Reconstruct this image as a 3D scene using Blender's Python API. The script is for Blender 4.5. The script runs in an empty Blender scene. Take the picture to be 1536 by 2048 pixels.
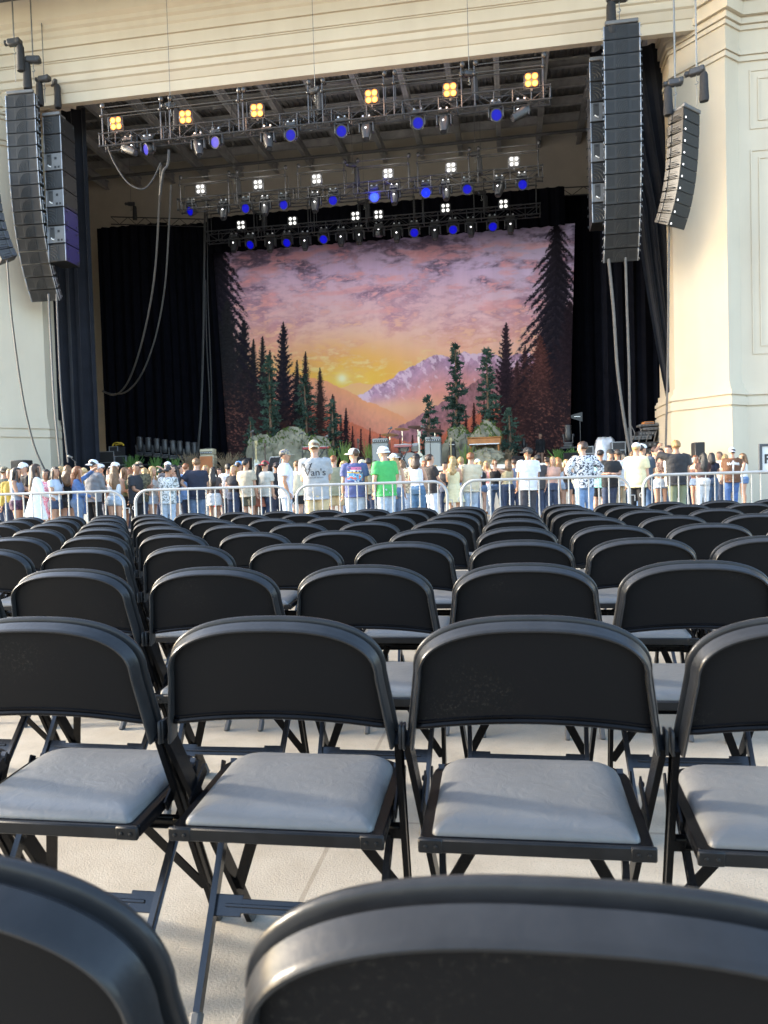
import bpy, bmesh, math, random
import numpy as np
from mathutils import Vector, Matrix
from mathutils.bvhtree import BVHTree
random.seed(11)
RNG = np.random.default_rng(5)
S = bpy.context.scene
COL = S.collection
PI = math.pi
R = math.radians

# ---------------------------------------------------------------- camera model
F_PX, TILT, ROLL, YAW, EYE = 1555.57, .0354, .0293, .1623, 1.05
def cam_axes():
    cy, sy = math.cos(YAW), math.sin(YAW)
    fw = Vector((-sy*math.cos(TILT), cy*math.cos(TILT), -math.sin(TILT)))
    r = Vector((cy, sy, 0)); u = r.cross(fw)
    c, s = math.cos(ROLL), math.sin(ROLL)
    return c*r - s*u, s*r + c*u, fw
CR, CU, CF = cam_axes()
CAM = Vector((0, 0, EYE))
def at(px, py, Y):
    """point of the plane y = Y seen at that place of the 1536 x 2048 photograph"""
    d = CF + CR*((px-768)/F_PX) - CU*((py-1024)/F_PX)
    return CAM + d*(Y/d.y)
def seen(P):
    q = Vector(P) - CAM
    z = max(q.dot(CF), 1e-3)
    return 768 + F_PX*q.dot(CR)/z, 1024 - F_PX*q.dot(CU)/z

# ---------------------------------------------------------------- mesh builder
class MB:
    def __init__(s): s.v = []; s.f = []; s.m = []
    def add(s, vs, fs, m=0):
        o = len(s.v)
        s.v += [tuple(p) for p in vs]
        s.f += [tuple(i+o for i in f) for f in fs]
        s.m += [m]*len(fs)
        return s
    def box(s, c, d, rot=None, m=0):
        h = Vector(d)*.5; c = Vector(c)
        vs = [Vector((x*h.x, y*h.y, z*h.z)) for x in (-1, 1) for y in (-1, 1) for z in (-1, 1)]
        if rot is not None: vs = [rot @ p for p in vs]
        return s.add([c+p for p in vs], [(0,1,3,2),(4,6,7,5),(0,4,5,1),(2,3,7,6),(0,2,6,4),(1,5,7,3)], m)
    def cbox(s, c, d, b, rot=None, m=0):
        """box with chamfered edges"""
        h = Vector(d)*.5; c = Vector(c)
        sx, sy, sz = h
        b = min(b, sx*.49, sy*.49, sz*.49)
        bm = bmesh.new()
        pts = []
        for x in (-1, 1):
            for y in (-1, 1):
                for z in (-1, 1):
                    pts += [(x*(sx-b), y*(sy-b), z*sz), (x*(sx-b), y*sy, z*(sz-b)), (x*sx, y*(sy-b), z*(sz-b))]
        for p in pts: bm.verts.new(p)
        res = bmesh.ops.convex_hull(bm, input=bm.verts[:])
        bm.verts.index_update()
        vs = [v.co.copy() for v in bm.verts]; fs = [[v.index for v in f.verts] for f in bm.faces]
        bm.free()
        if rot is not None: vs = [rot @ p for p in vs]
        return s.add([c+p for p in vs], fs, m)
    def bar(s, a, b, w, t, up=(0, 0, 1), m=0):
        """flat bar from a to b, w wide (across), t thick"""
        a, b = Vector(a), Vector(b); d = (b-a); L = d.length; d.normalize()
        x = d.cross(Vector(up))
        if x.length < 1e-4: x = d.cross(Vector((0, 1, 0)))
        x.normalize(); y = x.cross(d)
        rot = Matrix((x, d, y)).transposed()
        return s.box((a+b)*.5, (w, L, t), rot, m)
    def tube(s, pts, r, n=8, m=0, caps=True, closed=False):
        pts = [Vector(p) for p in pts]; k = len(pts)
        rs = r if isinstance(r, (list, tuple)) else [r]*k
        vs = []; nrm = None
        for i, p in enumerate(pts):
            if closed: t = pts[(i+1) % k] - pts[i-1]
            else: t = pts[min(i+1, k-1)] - pts[max(i-1, 0)]
            if t.length < 1e-9: t = Vector((0, 0, 1))
            t.normalize()
            if nrm is None:
                nrm = t.orthogonal().normalized()
            else:
                nrm = nrm - t*nrm.dot(t)
                if nrm.length < 1e-6: nrm = t.orthogonal()
                nrm.normalize()
            b = t.cross(nrm)
            for j in range(n):
                a = 2*PI*j/n
                vs.append(p + (nrm*math.cos(a) + b*math.sin(a))*rs[i])
        fs = []
        for i in range(k if closed else k-1):
            i2 = (i+1) % k
            for j in range(n):
                fs.append((i*n+j, i*n+(j+1) % n, i2*n+(j+1) % n, i2*n+j))
        if caps and not closed:
            fs.append(tuple(range(n-1, -1, -1))); fs.append(tuple((k-1)*n+j for j in range(n)))
        return s.add(vs, fs, m)
    def loft(s, rings, m=0, cap0=True, cap1=True, close=True):
        n = len(rings[0]); vs = [p for r_ in rings for p in r_]; fs = []
        for i in range(len(rings)-1):
            for j in range(n if close else n-1):
                j2 = (j+1) % n
                fs.append((i*n+j, i*n+j2, (i+1)*n+j2, (i+1)*n+j))
        if cap0: fs.append(tuple(range(n-1, -1, -1)))
        if cap1: fs.append(tuple((len(rings)-1)*n+j for j in range(n)))
        return s.add(vs, fs, m)
    def lathe(s, prof, c=(0, 0, 0), axis=(0, 0, 1), n=16, m=0):
        """prof: list of (radius, height along the axis)"""
        ax = Vector(axis).normalized(); x = ax.orthogonal().normalized(); y = ax.cross(x); c = Vector(c)
        rings = [[c + ax*h + (x*math.cos(2*PI*j/n) + y*math.sin(2*PI*j/n))*max(r_, 1e-4) for j in range(n)] for r_, h in prof]
        return s.loft(rings, m)
    def ball(s, c, r, n=10, k=7, m=0, rot=None):
        c = Vector(c); r = Vector((r, r, r)) if isinstance(r, (int, float)) else Vector(r)
        rings = []
        for i in range(k+1):
            a = -PI/2 + PI*i/k
            ca = max(math.cos(a), 1e-3)
            ring = []
            for j in range(n):
                p = Vector((r.x*ca*math.cos(2*PI*j/n), r.y*ca*math.sin(2*PI*j/n), r.z*math.sin(a)))
                if rot is not None: p = rot @ p
                ring.append(c+p)
            rings.append(ring)
        return s.loft(rings, m)
    def sweep(s, path, frames, prof, m=0, caps=True):
        """prof: list of (a, b); frames: list of (A, B) axes at each path point"""
        rings = [[Vector(p) + A*a + B*b for a, b in prof] for p, (A, B) in zip(path, frames)]
        return s.loft(rings, m, caps, caps)
    def prism(s, poly, z0, z1, m=0):
        n = len(poly)
        vs = [(x, y, z0) for x, y in poly] + [(x, y, z1) for x, y in poly]
        fs = [(i, (i+1) % n, n+(i+1) % n, n+i) for i in range(n)]
        fs += [tuple(range(n-1, -1, -1)), tuple(range(n, 2*n))]
        return s.add(vs, fs, m)
    def mesh(s, name, mats, smooth=True, angle=40):
        me = bpy.data.meshes.new(name)
        me.from_pydata(s.v, [], s.f)
        if not isinstance(mats, (list, tuple)): mats = [mats]
        for mt in mats: me.materials.append(mt)
        if any(s.m): me.polygons.foreach_set('material_index', s.m)
        bm = bmesh.new(); bm.from_mesh(me)
        bmesh.ops.recalc_face_normals(bm, faces=bm.faces[:])
        bm.to_mesh(me); bm.free()
        if smooth:
            me.polygons.foreach_set('use_smooth', [True]*len(me.polygons))
            me.set_sharp_from_angle(angle=R(angle))
        me.update()
        return me
    def build(s, name, mats, parent=None, smooth=True, angle=40):
        return link(name, s.mesh(name, mats, smooth, angle), parent)

def link(name, data, parent=None):
    o = bpy.data.objects.new(name, data); COL.objects.link(o)
    if parent is not None: o.parent = parent
    return o
def tag(o, label=None, cat=None, group=None, kind=None):
    if label: o['label'] = label
    if cat: o['category'] = cat
    if group: o['group'] = group
    if kind: o['kind'] = kind
    return o
def thing(name, label, cat, loc=(0, 0, 0), rz=0., group=None):
    o = bpy.data.objects.new(name, None); COL.objects.link(o)
    o.empty_display_size = .1
    o.location = loc; o.rotation_euler = (0, 0, rz)
    return tag(o, label, cat, group)
KIDS = {}
def copy_tree(o, parent=None):
    c = o.copy(); COL.objects.link(c)
    if parent is not None: c.parent = parent
    for ch in list(o.children): copy_tree(ch, c)
    return c
def reuse(name, src, parent, loc=None, rot=None):
    """another part with the mesh of an earlier part"""
    o = link(name, src.data, parent)
    if loc is not None: o.location = loc
    if rot is not None: o.rotation_euler = rot
    return o

# ---------------------------------------------------------------- materials
MATS = {}
def srgb(r, g, b):
    f = lambda c: (c/255/12.92) if c <= 10 else ((c/255+.055)/1.055)**2.4
    return (f(r), f(g), f(b))
def M(name, col=(.5, .5, .5), rough=.5, metal=0., var=0., vs=8., bump=0., bs=60., rnd=0., spec=.5, coat=0., sheen=0.):
    if name in MATS: return MATS[name]
    m = bpy.data.materials.new(name); m.use_nodes = True
    nt = m.node_tree; b = nt.nodes['Principled BSDF']
    b.inputs['Roughness'].default_value = rough; b.inputs['Metallic'].default_value = metal
    b.inputs['Specular IOR Level'].default_value = spec
    if coat: b.inputs['Coat Weight'].default_value = coat; b.inputs['Coat Roughness'].default_value = .15
    if sheen: b.inputs['Sheen Weight'].default_value = sheen
    b.inputs['Base Color'].default_value = (*col, 1)
    tc = nt.nodes.new('ShaderNodeTexCoord')
    out = None
    if var:
        n = nt.nodes.new('ShaderNodeTexNoise'); n.inputs['Scale'].default_value = vs; n.inputs['Detail'].default_value = 6
        n.inputs['Roughness'].default_value = .6
        nt.links.new(tc.outputs['Object'], n.inputs['Vector'])
        rmp = nt.nodes.new('ShaderNodeMapRange')
        rmp.inputs['From Min'].default_value = .3; rmp.inputs['From Max'].default_value = .7
        rmp.inputs['To Min'].default_value = 1-var; rmp.inputs['To Max'].default_value = 1+var
        nt.links.new(n.outputs['Fac'], rmp.inputs['Value'])
        out = rmp.outputs['Result']
    if rnd:
        oi = nt.nodes.new('ShaderNodeObjectInfo')
        r2 = nt.nodes.new('ShaderNodeMapRange'); r2.inputs['To Min'].default_value = 1-rnd; r2.inputs['To Max'].default_value = 1+rnd
        nt.links.new(oi.outputs['Random'], r2.inputs['Value'])
        if out is None: out = r2.outputs['Result']
        else:
            mu = nt.nodes.new('ShaderNodeMath'); mu.operation = 'MULTIPLY'
            nt.links.new(out, mu.inputs[0]); nt.links.new(r2.outputs['Result'], mu.inputs[1]); out = mu.outputs[0]
    if out is not None:
        vm = nt.nodes.new('ShaderNodeVectorMath'); vm.operation = 'SCALE'
        vm.inputs[0].default_value = col
        nt.links.new(out, vm.inputs['Scale']); nt.links.new(vm.outputs[0], b.inputs['Base Color'])
    if bump:
        n2 = nt.nodes.new('ShaderNodeTexNoise'); n2.inputs['Scale'].default_value = bs; n2.inputs['Detail'].default_value = 4
        nt.links.new(tc.outputs['Object'], n2.inputs['Vector'])
        bp = nt.nodes.new('ShaderNodeBump'); bp.inputs['Strength'].default_value = bump; bp.inputs['Distance'].default_value = .01
        nt.links.new(n2.outputs['Fac'], bp.inputs['Height']); nt.links.new(bp.outputs['Normal'], b.inputs['Normal'])
    MATS[name] = m
    return m
def EM(name, col, strength):
    if name in MATS: return MATS[name]
    m = bpy.data.materials.new(name); m.use_nodes = True
    b = m.node_tree.nodes['Principled BSDF']
    b.inputs['Base Color'].default_value = (.01, .01, .01, 1); b.inputs['Specular IOR Level'].default_value = .1
    b.inputs['Emission Color'].default_value = (*col, 1); b.inputs['Emission Strength'].default_value = strength
    b.inputs['Roughness'].default_value = .3
    MATS[name] = m
    return m
def nodes_of(m):
    nt = m.node_tree
    return nt, nt.nodes['Principled BSDF'], nt.links
def ordinal(n):
    w = ['first','second','third','fourth','fifth','sixth','seventh','eighth','ninth','tenth','eleventh','twelfth','thirteenth',
         'fourteenth','fifteenth','sixteenth','seventeenth','eighteenth','nineteenth','twentieth','twenty-first','twenty-second']
    return w[n]

# ---------------------------------------------------------------- camera, light, sky
cam_d = bpy.data.cameras.new('camera'); cam = bpy.data.objects.new('camera', cam_d); COL.objects.link(cam)
cam_d.sensor_fit = 'HORIZONTAL'; cam_d.sensor_width = 7.0; cam_d.lens = F_PX/1536*7.0
cam_d.clip_start = .02; cam_d.clip_end = 4000
cam.matrix_world = Matrix(((CR.x, CU.x, -CF.x, 0), (CR.y, CU.y, -CF.y, 0), (CR.z, CU.z, -CF.z, EYE), (0, 0, 0, 1)))
cam_d.dof.use_dof = True; cam_d.dof.focus_distance = 4.2; cam_d.dof.aperture_fstop = 2.7
S.camera = cam
SUN_EL, SUN_AZ = R(17.), R(-2.)          # low sun from the left, a little behind the camera
to_sun = Vector((-math.cos(SUN_EL)*math.cos(SUN_AZ), -math.cos(SUN_EL)*math.sin(SUN_AZ), math.sin(SUN_EL)))
sl = bpy.data.lights.new('sun', 'SUN'); sl.energy = 1.35; sl.angle = R(4); sl.color = (1, .92, .79)
so = bpy.data.objects.new('sun', sl); COL.objects.link(so)
so.rotation_euler = to_sun.to_track_quat('Z', 'Y').to_euler(); so.location = (-40, -10, 30)
W = bpy.data.worlds.new('World'); S.world = W; W.use_nodes = True
wn = W.node_tree; bg = wn.nodes['Background']
sky = wn.nodes.new('ShaderNodeTexSky'); sky.sky_type = 'NISHITA'; sky.sun_disc = False
sky.sun_elevation = SUN_EL; sky.sun_rotation = math.atan2(to_sun.x, to_sun.y)
sky.air_density = 1.; sky.dust_density = 2.0; sky.ozone_density = 1.3
wn.links.new(sky.outputs['Color'], bg.inputs['Color']); bg.inputs['Strength'].default_value = .15
S.view_settings.view_transform = 'Standard'; S.view_settings.look = 'None'
S.view_settings.exposure = 3.0; S.view_settings.gamma = 1
S.render.engine = 'CYCLES'
S.cycles.max_bounces = 6; S.cycles.diffuse_bounces = 4; S.cycles.glossy_bounces = 3
S.cycles.use_denoising = True
S.cycles.sample_clamp_indirect = 6
# ================================================================ ground
def concrete():
    m = M('concrete', (.46, .41, .345), .85)
    nt, b, L = nodes_of(m)
    tc = nt.nodes.new('ShaderNodeTexCoord')
    def noise(sc, det=6, ro=.6):
        n = nt.nodes.new('ShaderNodeTexNoise'); n.inputs['Scale'].default_value = sc; n.inputs['Detail'].default_value = det
        n.inputs['Roughness'].default_value = ro; L.new(tc.outputs['Object'], n.inputs['Vector']); return n
    big, mid, fine = noise(.7), noise(6), noise(160, 3, .7)
    cr = nt.nodes.new('ShaderNodeValToRGB')
    cr.color_ramp.elements[0].position = .3; cr.color_ramp.elements[0].color = (.19, .158, .115, 1)
    cr.color_ramp.elements[1].position = .72; cr.color_ramp.elements[1].color = (.335, .298, .238, 1)
    mx = nt.nodes.new('ShaderNodeMix'); mx.data_type = 'FLOAT'; mx.inputs['Factor'].default_value = .45
    L.new(big.outputs['Fac'], mx.inputs['A']); L.new(mid.outputs['Fac'], mx.inputs['B']); L.new(mx.outputs['Result'], cr.inputs['Fac'])
    # speckle
    sp = nt.nodes.new('ShaderNodeMapRange'); sp.inputs['From Min'].default_value = .28; sp.inputs['From Max'].default_value = .45
    sp.inputs['To Min'].default_value = .6; sp.inputs['To Max'].default_value = 1.
    L.new(fine.outputs['Fac'], sp.inputs['Value'])
    vm = nt.nodes.new('ShaderNodeVectorMath'); vm.operation = 'SCALE'
    L.new(cr.outputs['Color'], vm.inputs[0]); L.new(sp.outputs['Result'], vm.inputs['Scale'])
    st = noise(2.3, 4, .5); sr = nt.nodes.new('ShaderNodeMapRange'); sr.inputs['From Min'].default_value = .60; sr.inputs['From Max'].default_value = .70
    sr.inputs['To Min'].default_value = 1.; sr.inputs['To Max'].default_value = .80; L.new(st.outputs['Fac'], sr.inputs['Value'])
    gum = nt.nodes.new('ShaderNodeTexVoronoi'); gum.inputs['Scale'].default_value = 3.1; L.new(tc.outputs['Object'], gum.inputs['Vector'])
    gr = nt.nodes.new('ShaderNodeMapRange'); gr.inputs['From Min'].default_value = .028; gr.inputs['From Max'].default_value = .05
    gr.inputs['To Min'].default_value = .55; gr.inputs['To Max'].default_value = 1.; L.new(gum.outputs['Distance'], gr.inputs['Value'])
    m1 = nt.nodes.new('ShaderNodeMath'); m1.operation = 'MULTIPLY'; L.new(sr.outputs['Result'], m1.inputs[0]); L.new(gr.outputs['Result'], m1.inputs[1])
    v2 = nt.nodes.new('ShaderNodeVectorMath'); v2.operation = 'SCALE'; L.new(vm.outputs[0], v2.inputs[0]); L.new(m1.outputs[0], v2.inputs['Scale']); vm = v2
    # cut joints
    br = nt.nodes.new('ShaderNodeTexBrick'); br.offset = 0
    br.inputs['Color1'].default_value = br.inputs['Color2'].default_value = (1, 1, 1, 1); br.inputs['Mortar'].default_value = (.72, .69, .66, 1)
    br.inputs['Scale'].default_value = 1; br.inputs['Brick Width'].default_value = 3.1; br.inputs['Row Height'].default_value = 2.7
    br.inputs['Mortar Size'].default_value = .007
    mp = nt.nodes.new('ShaderNodeMapping'); mp.inputs['Location'].default_value = (.55, .35, 0)
    L.new(tc.outputs['Object'], mp.inputs['Vector']); L.new(mp.outputs['Vector'], br.inputs['Vector'])
    mu = nt.nodes.new('ShaderNodeMix'); mu.data_type = 'RGBA'; mu.blend_type = 'MULTIPLY'; mu.inputs['Factor'].default_value = 1
    L.new(vm.outputs[0], mu.inputs['A']); L.new(br.outputs['Color'], mu.inputs['B'])
    L.new(mu.outputs['Result'], b.inputs['Base Color'])
    bp = nt.nodes.new('ShaderNodeBump'); bp.inputs['Strength'].default_value = .5; bp.inputs['Distance'].default_value = .004
    L.new(fine.outputs['Fac'], bp.inputs['Height']); L.new(bp.outputs['Normal'], b.inputs['Normal'])
    return m
g = MB(); g.add([(-900, -900, 0), (900, -900, 0), (900, 900, 0), (-900, 900, 0)], [(0, 1, 2, 3)])
tag(g.build('ground', concrete(), smooth=False), kind='structure')

# ================================================================ folding chairs
def panel_mat():
    m = M('chair_panel', (.02, .02, .021), .42, spec=.09)
    nt, b, L = nodes_of(m)
    tc = nt.nodes.new('ShaderNodeTexCoord'); oi = nt.nodes.new('ShaderNodeObjectInfo')
    ad = nt.nodes.new('ShaderNodeVectorMath'); ad.operation = 'ADD'
    sc = nt.nodes.new('ShaderNodeMath'); sc.operation = 'MULTIPLY'; sc.inputs[1].default_value = 37
    L.new(oi.outputs['Random'], sc.inputs[0]); L.new(tc.outputs['Object'], ad.inputs[0]); L.new(sc.outputs[0], ad.inputs[1])
    n1 = nt.nodes.new('ShaderNodeTexNoise'); n1.inputs['Scale'].default_value = 5; n1.inputs['Detail'].default_value = 5
    n2 = nt.nodes.new('ShaderNodeTexNoise'); n2.inputs['Scale'].default_value = 170; n2.inputs['Detail'].default_value = 4; n2.inputs['Roughness'].default_value = .8
    for n in (n1, n2): L.new(ad.outputs[0], n.inputs['Vector'])
    a = nt.nodes.new('ShaderNodeMapRange'); a.inputs['From Min'].default_value = .56; a.inputs['From Max'].default_value = .74
    L.new(n1.outputs['Fac'], a.inputs['Value'])
    c = nt.nodes.new('ShaderNodeMapRange'); c.inputs['From Min'].default_value = .55; c.inputs['From Max'].default_value = .85
    L.new(n2.outputs['Fac'], c.inputs['Value'])
    mu = nt.nodes.new('ShaderNodeMath'); mu.operation = 'MULTIPLY'; L.new(a.outputs[0], mu.inputs[0]); L.new(c.outputs[0], mu.inputs[1])
    mx = nt.nodes.new('ShaderNodeMix'); mx.data_type = 'RGBA'
    mx.inputs['A'].default_value = (.0055, .0055, .006, 1); mx.inputs['B'].default_value = (.07, .062, .05, 1)
    L.new(mu.outputs[0], mx.inputs['Factor']); L.new(mx.outputs['Result'], b.inputs['Base Color'])
    r = nt.nodes.new('ShaderNodeMapRange'); r.inputs['To Min'].default_value = .38; r.inputs['To Max'].default_value = .6
    L.new(n1.outputs['Fac'], r.inputs['Value']); L.new(r.outputs[0], b.inputs['Roughness'])
    bp = nt.nodes.new('ShaderNodeBump'); bp.inputs['Strength'].default_value = .12; bp.inputs['Distance'].default_value = .002
    L.new(n2.outputs['Fac'], bp.inputs['Height']); L.new(bp.outputs['Normal'], b.inputs['Normal'])
    return m
def vinyl_mat():
    m = M('grey_vinyl', (.2, .21, .22), .42)
    nt, b, L = nodes_of(m)
    tc = nt.nodes.new('ShaderNodeTexCoord'); oi = nt.nodes.new('ShaderNodeObjectInfo')
    ad = nt.nodes.new('ShaderNodeVectorMath'); ad.operation = 'ADD'
    sc = nt.nodes.new('ShaderNodeMath'); sc.operation = 'MULTIPLY'; sc.inputs[1].default_value = 23
    L.new(oi.outputs['Random'], sc.inputs[0]); L.new(tc.outputs['Object'], ad.inputs[0]); L.new(sc.outputs[0], ad.inputs[1])
    n1 = nt.nodes.new('ShaderNodeTexNoise'); n1.inputs['Scale'].default_value = 9; n1.inputs['Detail'].default_value = 5
    n2 = nt.nodes.new('ShaderNodeTexNoise'); n2.inputs['Scale'].default_value = 28; n2.inputs['Detail'].default_value = 6; n2.inputs['Distortion'].default_value = 1.2
    n3 = nt.nodes.new('ShaderNodeTexVoronoi'); n3.inputs['Scale'].default_value = 420
    for n in (n1, n2, n3): L.new(ad.outputs[0], n.inputs['Vector'])
    cr = nt.nodes.new('ShaderNodeValToRGB')
    cr.color_ramp.elements[0].position = .3; cr.color_ramp.elements[0].color = (.080, .080, .078, 1)
    cr.color_ramp.elements[1].position = .75; cr.color_ramp.elements[1].color = (.098, .098, .095, 1)
    L.new(n1.outputs['Fac'], cr.inputs['Fac']); L.new(cr.outputs['Color'], b.inputs['Base Color'])
    mm = nt.nodes.new('ShaderNodeMath'); mm.operation = 'MULTIPLY_ADD'; mm.inputs[1].default_value = .1
    L.new(n3.outputs['Distance'], mm.inputs[0]); L.new(n2.outputs['Fac'], mm.inputs[2])
    bp = nt.nodes.new('ShaderNodeBump'); bp.inputs['Strength'].default_value = .35; bp.inputs['Distance'].default_value = .004
    L.new(mm.outputs[0], bp.inputs['Height']); L.new(bp.outputs['Normal'], b.inputs['Normal'])
    return m
BLK = M('chair_black', (.0035, .0035, .004), .25, var=.3, vs=14, bump=.04, bs=120, spec=.09)
BLKF = M('back_frame_skylit_black', (.019, .0192, .0198), .28, var=.25, vs=14, bump=.04, bs=120, spec=.17)  # chair black made lighter: sky light on the frame put into its colour
PAN = panel_mat(); VIN = vinyl_mat()
RUB = M('grey_rubber', (.05, .05, .05), .7)
EDGE = M('worn_steel', (.010, .010, .011), .2, .05, var=.3, vs=25)

ES = Vector((0, -.05, .24)).normalized()      # up along the reclined back
EN = Vector((0, -.24, -.05)).normalized()     # towards the rear of the chair
BEND = Vector((0, .05, .56))
def arch(hw_b=.230, hw=.2105, s0=.14, top=.2455, n=2.5, k=34):
    pts = [(-hw_b, 0.)]
    pts += [(-(hw_b+(hw-hw_b)*t), s0*t) for t in (.35, .7)]
    for i in range(k+1):
        a = PI - PI*i/k
        c, s_ = math.cos(a), math.sin(a)
        pts.append((hw*math.copysign(abs(c)**(2/n), c), s0+(top-s0)*abs(s_)**(2/n)))
    pts += [((hw_b+(hw-hw_b)*t), s0*t) for t in (.7, .35)]
    pts.append((hw_b, 0.))
    return pts
def make_chair():
    root = thing('folding_chair', 'black folding chair', 'chair')
    P2 = arch()
    path, fr = [], []
    for i, (x, s_) in enumerate(P2):
        a, b = P2[max(i-1, 0)], P2[min(i+1, len(P2)-1)]
        t = Vector((b[0]-a[0], b[1]-a[1])).normalized()
        nx, ns = -t.y, t.x
        path.append(BEND + Vector((x, 0, 0)) + ES*s_)
        fr.append((EN, Vector((nx, 0, 0)) + ES*ns))
    prof = [(-.024, -.008), (-.025, -.001), (-.0225, .0035), (-.018, .0045), (-.0145, .002), (-.0138, -.004), (-.0125, -.009), (-.006, -.009), (-.0045, -.003),
            (-.002, -.0008), (.008, -.003), (.017, -.006), (.021, -.0065), (.0235, -.009), (.0225, -.0122), (.017, -.0132), (.006, -.0132), (-.010, -.0125)]
    f = MB(); f.sweep(path, fr, prof)
    for sx in (-1, 1):      # clips that gang the chairs
        f.cbox((sx*.2365, .048, .575), (.006, .03, .045), .002)
    f.build('back_frame', BLKF, root, angle=50)
    # backrest panel
    p = MB(); NX, NS = 30, 14; grid = []
    top_of = lambda x: .14+(.2455-.0105-.14)*(max(0, 1-(abs(x)/.1995)**2.5))**(1/2.5) if abs(x) < .1995 else .14-(abs(x)-.1995)/.0185*.14
    def pt(x, s_):
        q = abs(x)/.2185
        d = .006 + .009*(1-q*q) - .006*max(0, (q-.86)/.14)**2
        return BEND + Vector((x, 0, 0)) + ES*s_ + EN*d
    for i in range(NX+1):
        x = .2145*math.sin(PI/2*(2*i/NX-1))
        lo, hi = .040+.022*(1-(x/.2185)**2), top_of(x)
        hi = max(hi, lo+.004)
        grid.append([pt(x, lo+(hi-lo)*j/NS) for j in range(NS+1)])
    vs = [q for c_ in grid for q in c_]; vs += [q-EN*.004 for q in vs]
    o = (NX+1)*(NS+1); I = lambda i, j: i*(NS+1)+j
    fs = []
    for i in range(NX):
        for j in range(NS):
            fs.append((I(i, j), I(i+1, j), I(i+1, j+1), I(i, j+1))); fs.append((o+I(i, j), o+I(i, j+1), o+I(i+1, j+1), o+I(i+1, j)))
    for i in range(NX):
        fs.append((I(i, 0), o+I(i, 0), o+I(i+1, 0), I(i+1, 0)))
    p.add(vs, fs)
    bp = p.build('backrest', PAN, root, angle=60)
    e = MB(); e.tube([grid[i][0] + EN*.002 - ES*.002 for i in range(NX+1)], .0058, 8)
    e.tube([grid[i][0] + EN*.0005 + ES*.006 for i in range(NX+1)], .003, 6)
    e.build('bottom_hem', BLK, bp)
    # front legs: continue the back frame down and forward
    chan = [(-.019, -.006), (-.019, .006), (-.013, .0075), (-.010, .0035), (.008, .0035), (.011, .0075), (.017, .006), (.017, -.006)]
    def leg(name, top, foot, mat, prof, tip):
        a, b = Vector(top), Vector(foot); d = (b-a).normalized()
        sx = math.copysign(1, a.x)
        B = Vector((sx, 0, 0)); B = (B-d*B.dot(d)).normalized(); A = d.cross(B)
        q = MB(); q.sweep([a, b], [(A, B)]*2, prof)
        l = q.build(name, mat, root)
        t = MB(); t.cbox(b - d*tip*.42, (.02, .034 if name == 'front_leg' else .028, tip), .004, Matrix((B, A, d)).transposed())
        t.build('rubber_foot', RUB, l)
        return l
    for sx in (-1, 1):
        leg('front_leg', (sx*.231, .049, .572), (sx*.196, .40, .0), BLK, chan, .05)
        leg('rear_leg', (sx*.190, .305, .425), (sx*.168, -.03, .0), EDGE,
            [(-.011, -.007), (-.012, .006), (-.007, .007), (-.005, .002), (.005, .002), (.007, .007), (.012, .006), (.011, -.007)], .055)
    # seat
    TL = math.atan2(.022, .345)
    rotx = Matrix.Rotation(TL, 4, 'X'); off = Matrix.Translation((0, -.008, .404)) @ rotx
    def outline(inset, r_f=.075, w=.206, d=.346):
        pts = []; w -= inset; rf = max(r_f-inset, .01); rr = .012
        y0, y1 = inset, d-inset; w = w-.010 if inset > .0105 else w
        for cx, cy, r_, a0 in ((w-rr, y0+rr, rr, -90), (w-rf, y1-rf, rf, 0), (-w+rf, y1-rf, rf, 90), (-w+rr, y0+rr, rr, 180)):
            for i in range(7):
                a = R(a0+90*i/6); pts.append((cx+r_*math.cos(a), cy+r_*math.sin(a)))
        return pts
    def ring(inset, z, **k): return [off @ Vector((x, y, z)) for x, y in outline(inset, **k)]
    sf = MB()
    sf.loft([ring(.004, -.024), ring(0, -.022), ring(0, -.002), ring(.002, .001), ring(.02, .001)], cap1=True)
    rail = MB(); rail.cbox((0, -.003, -.009), (.41, .010, .026), .003)
    for sx in (-1, 1):
        rail.cbox((sx*.186, -.0042, -.009), (.045, .010, .027), .005)
        rail.lathe([(0, 0), (.004, 0), (.004, .002), (.002, .003)], (sx*.195, -.0094, -.009), (0, -1, 0), 8)
        rail.lathe([(0, 0), (.004, 0), (.004, .002), (.002, .003)], (sx*.176, -.0094, -.009), (0, -1, 0), 8)
    seat = sf.build('seat_frame', BLK, root)
    rail.v = [tuple(off @ Vector(q)) for q in rail.v]
    rail.build('seat_rail', M('rail_dark', (.008, .0081, .0085), .42, var=.25, vs=30, spec=.2), seat)
    pad = MB()
    rg = [(.011, .0005), (.0115, .005), (.015, .011), (.023, .0165), (.038, .0215), (.062, .0245), (.10, .026), (.145, .0265)]
    pad.loft([ring(i, z, r_f=.075) for i, z in rg], cap0=False)
    pad.build('seat_pad', VIN, root, angle=70)
    # brackets at the seat sides
    for sx in (-1, 1):
        bk = MB(); bk.bar((sx*.213, .10, .40), (sx*.213, .185, .45), .026, .004, (1, 0, 0))
        bk.lathe([(0, 0), (.006, 0), (.006, .004), (.003, .006)], (sx*.2145, .18, .444), (sx, 0, 0), 8)
        bk.build('hinge_bracket', BLK, root)
        bk = MB(); bk.bar((sx*.209, .25, .36), (sx*.209, .285, .43), .02, .004, (1, 0, 0))
        bk.build('seat_link', BLK, root)
    # cross bar between the front legs, its braces, rear stretcher
    t0 = .43; y0, z0 = .049+.351*t0, .572*(1-t0); d = Vector((0, .351, -.572)).normalized(); n_ = Vector((0, -.572, -.351)).normalized()
    rt = Matrix((Vector((1, 0, 0)), n_, d)).transposed()
    cb = MB(); cb.cbox((0, y0, z0), (.43, .012, .034), .003, rt)
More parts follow.
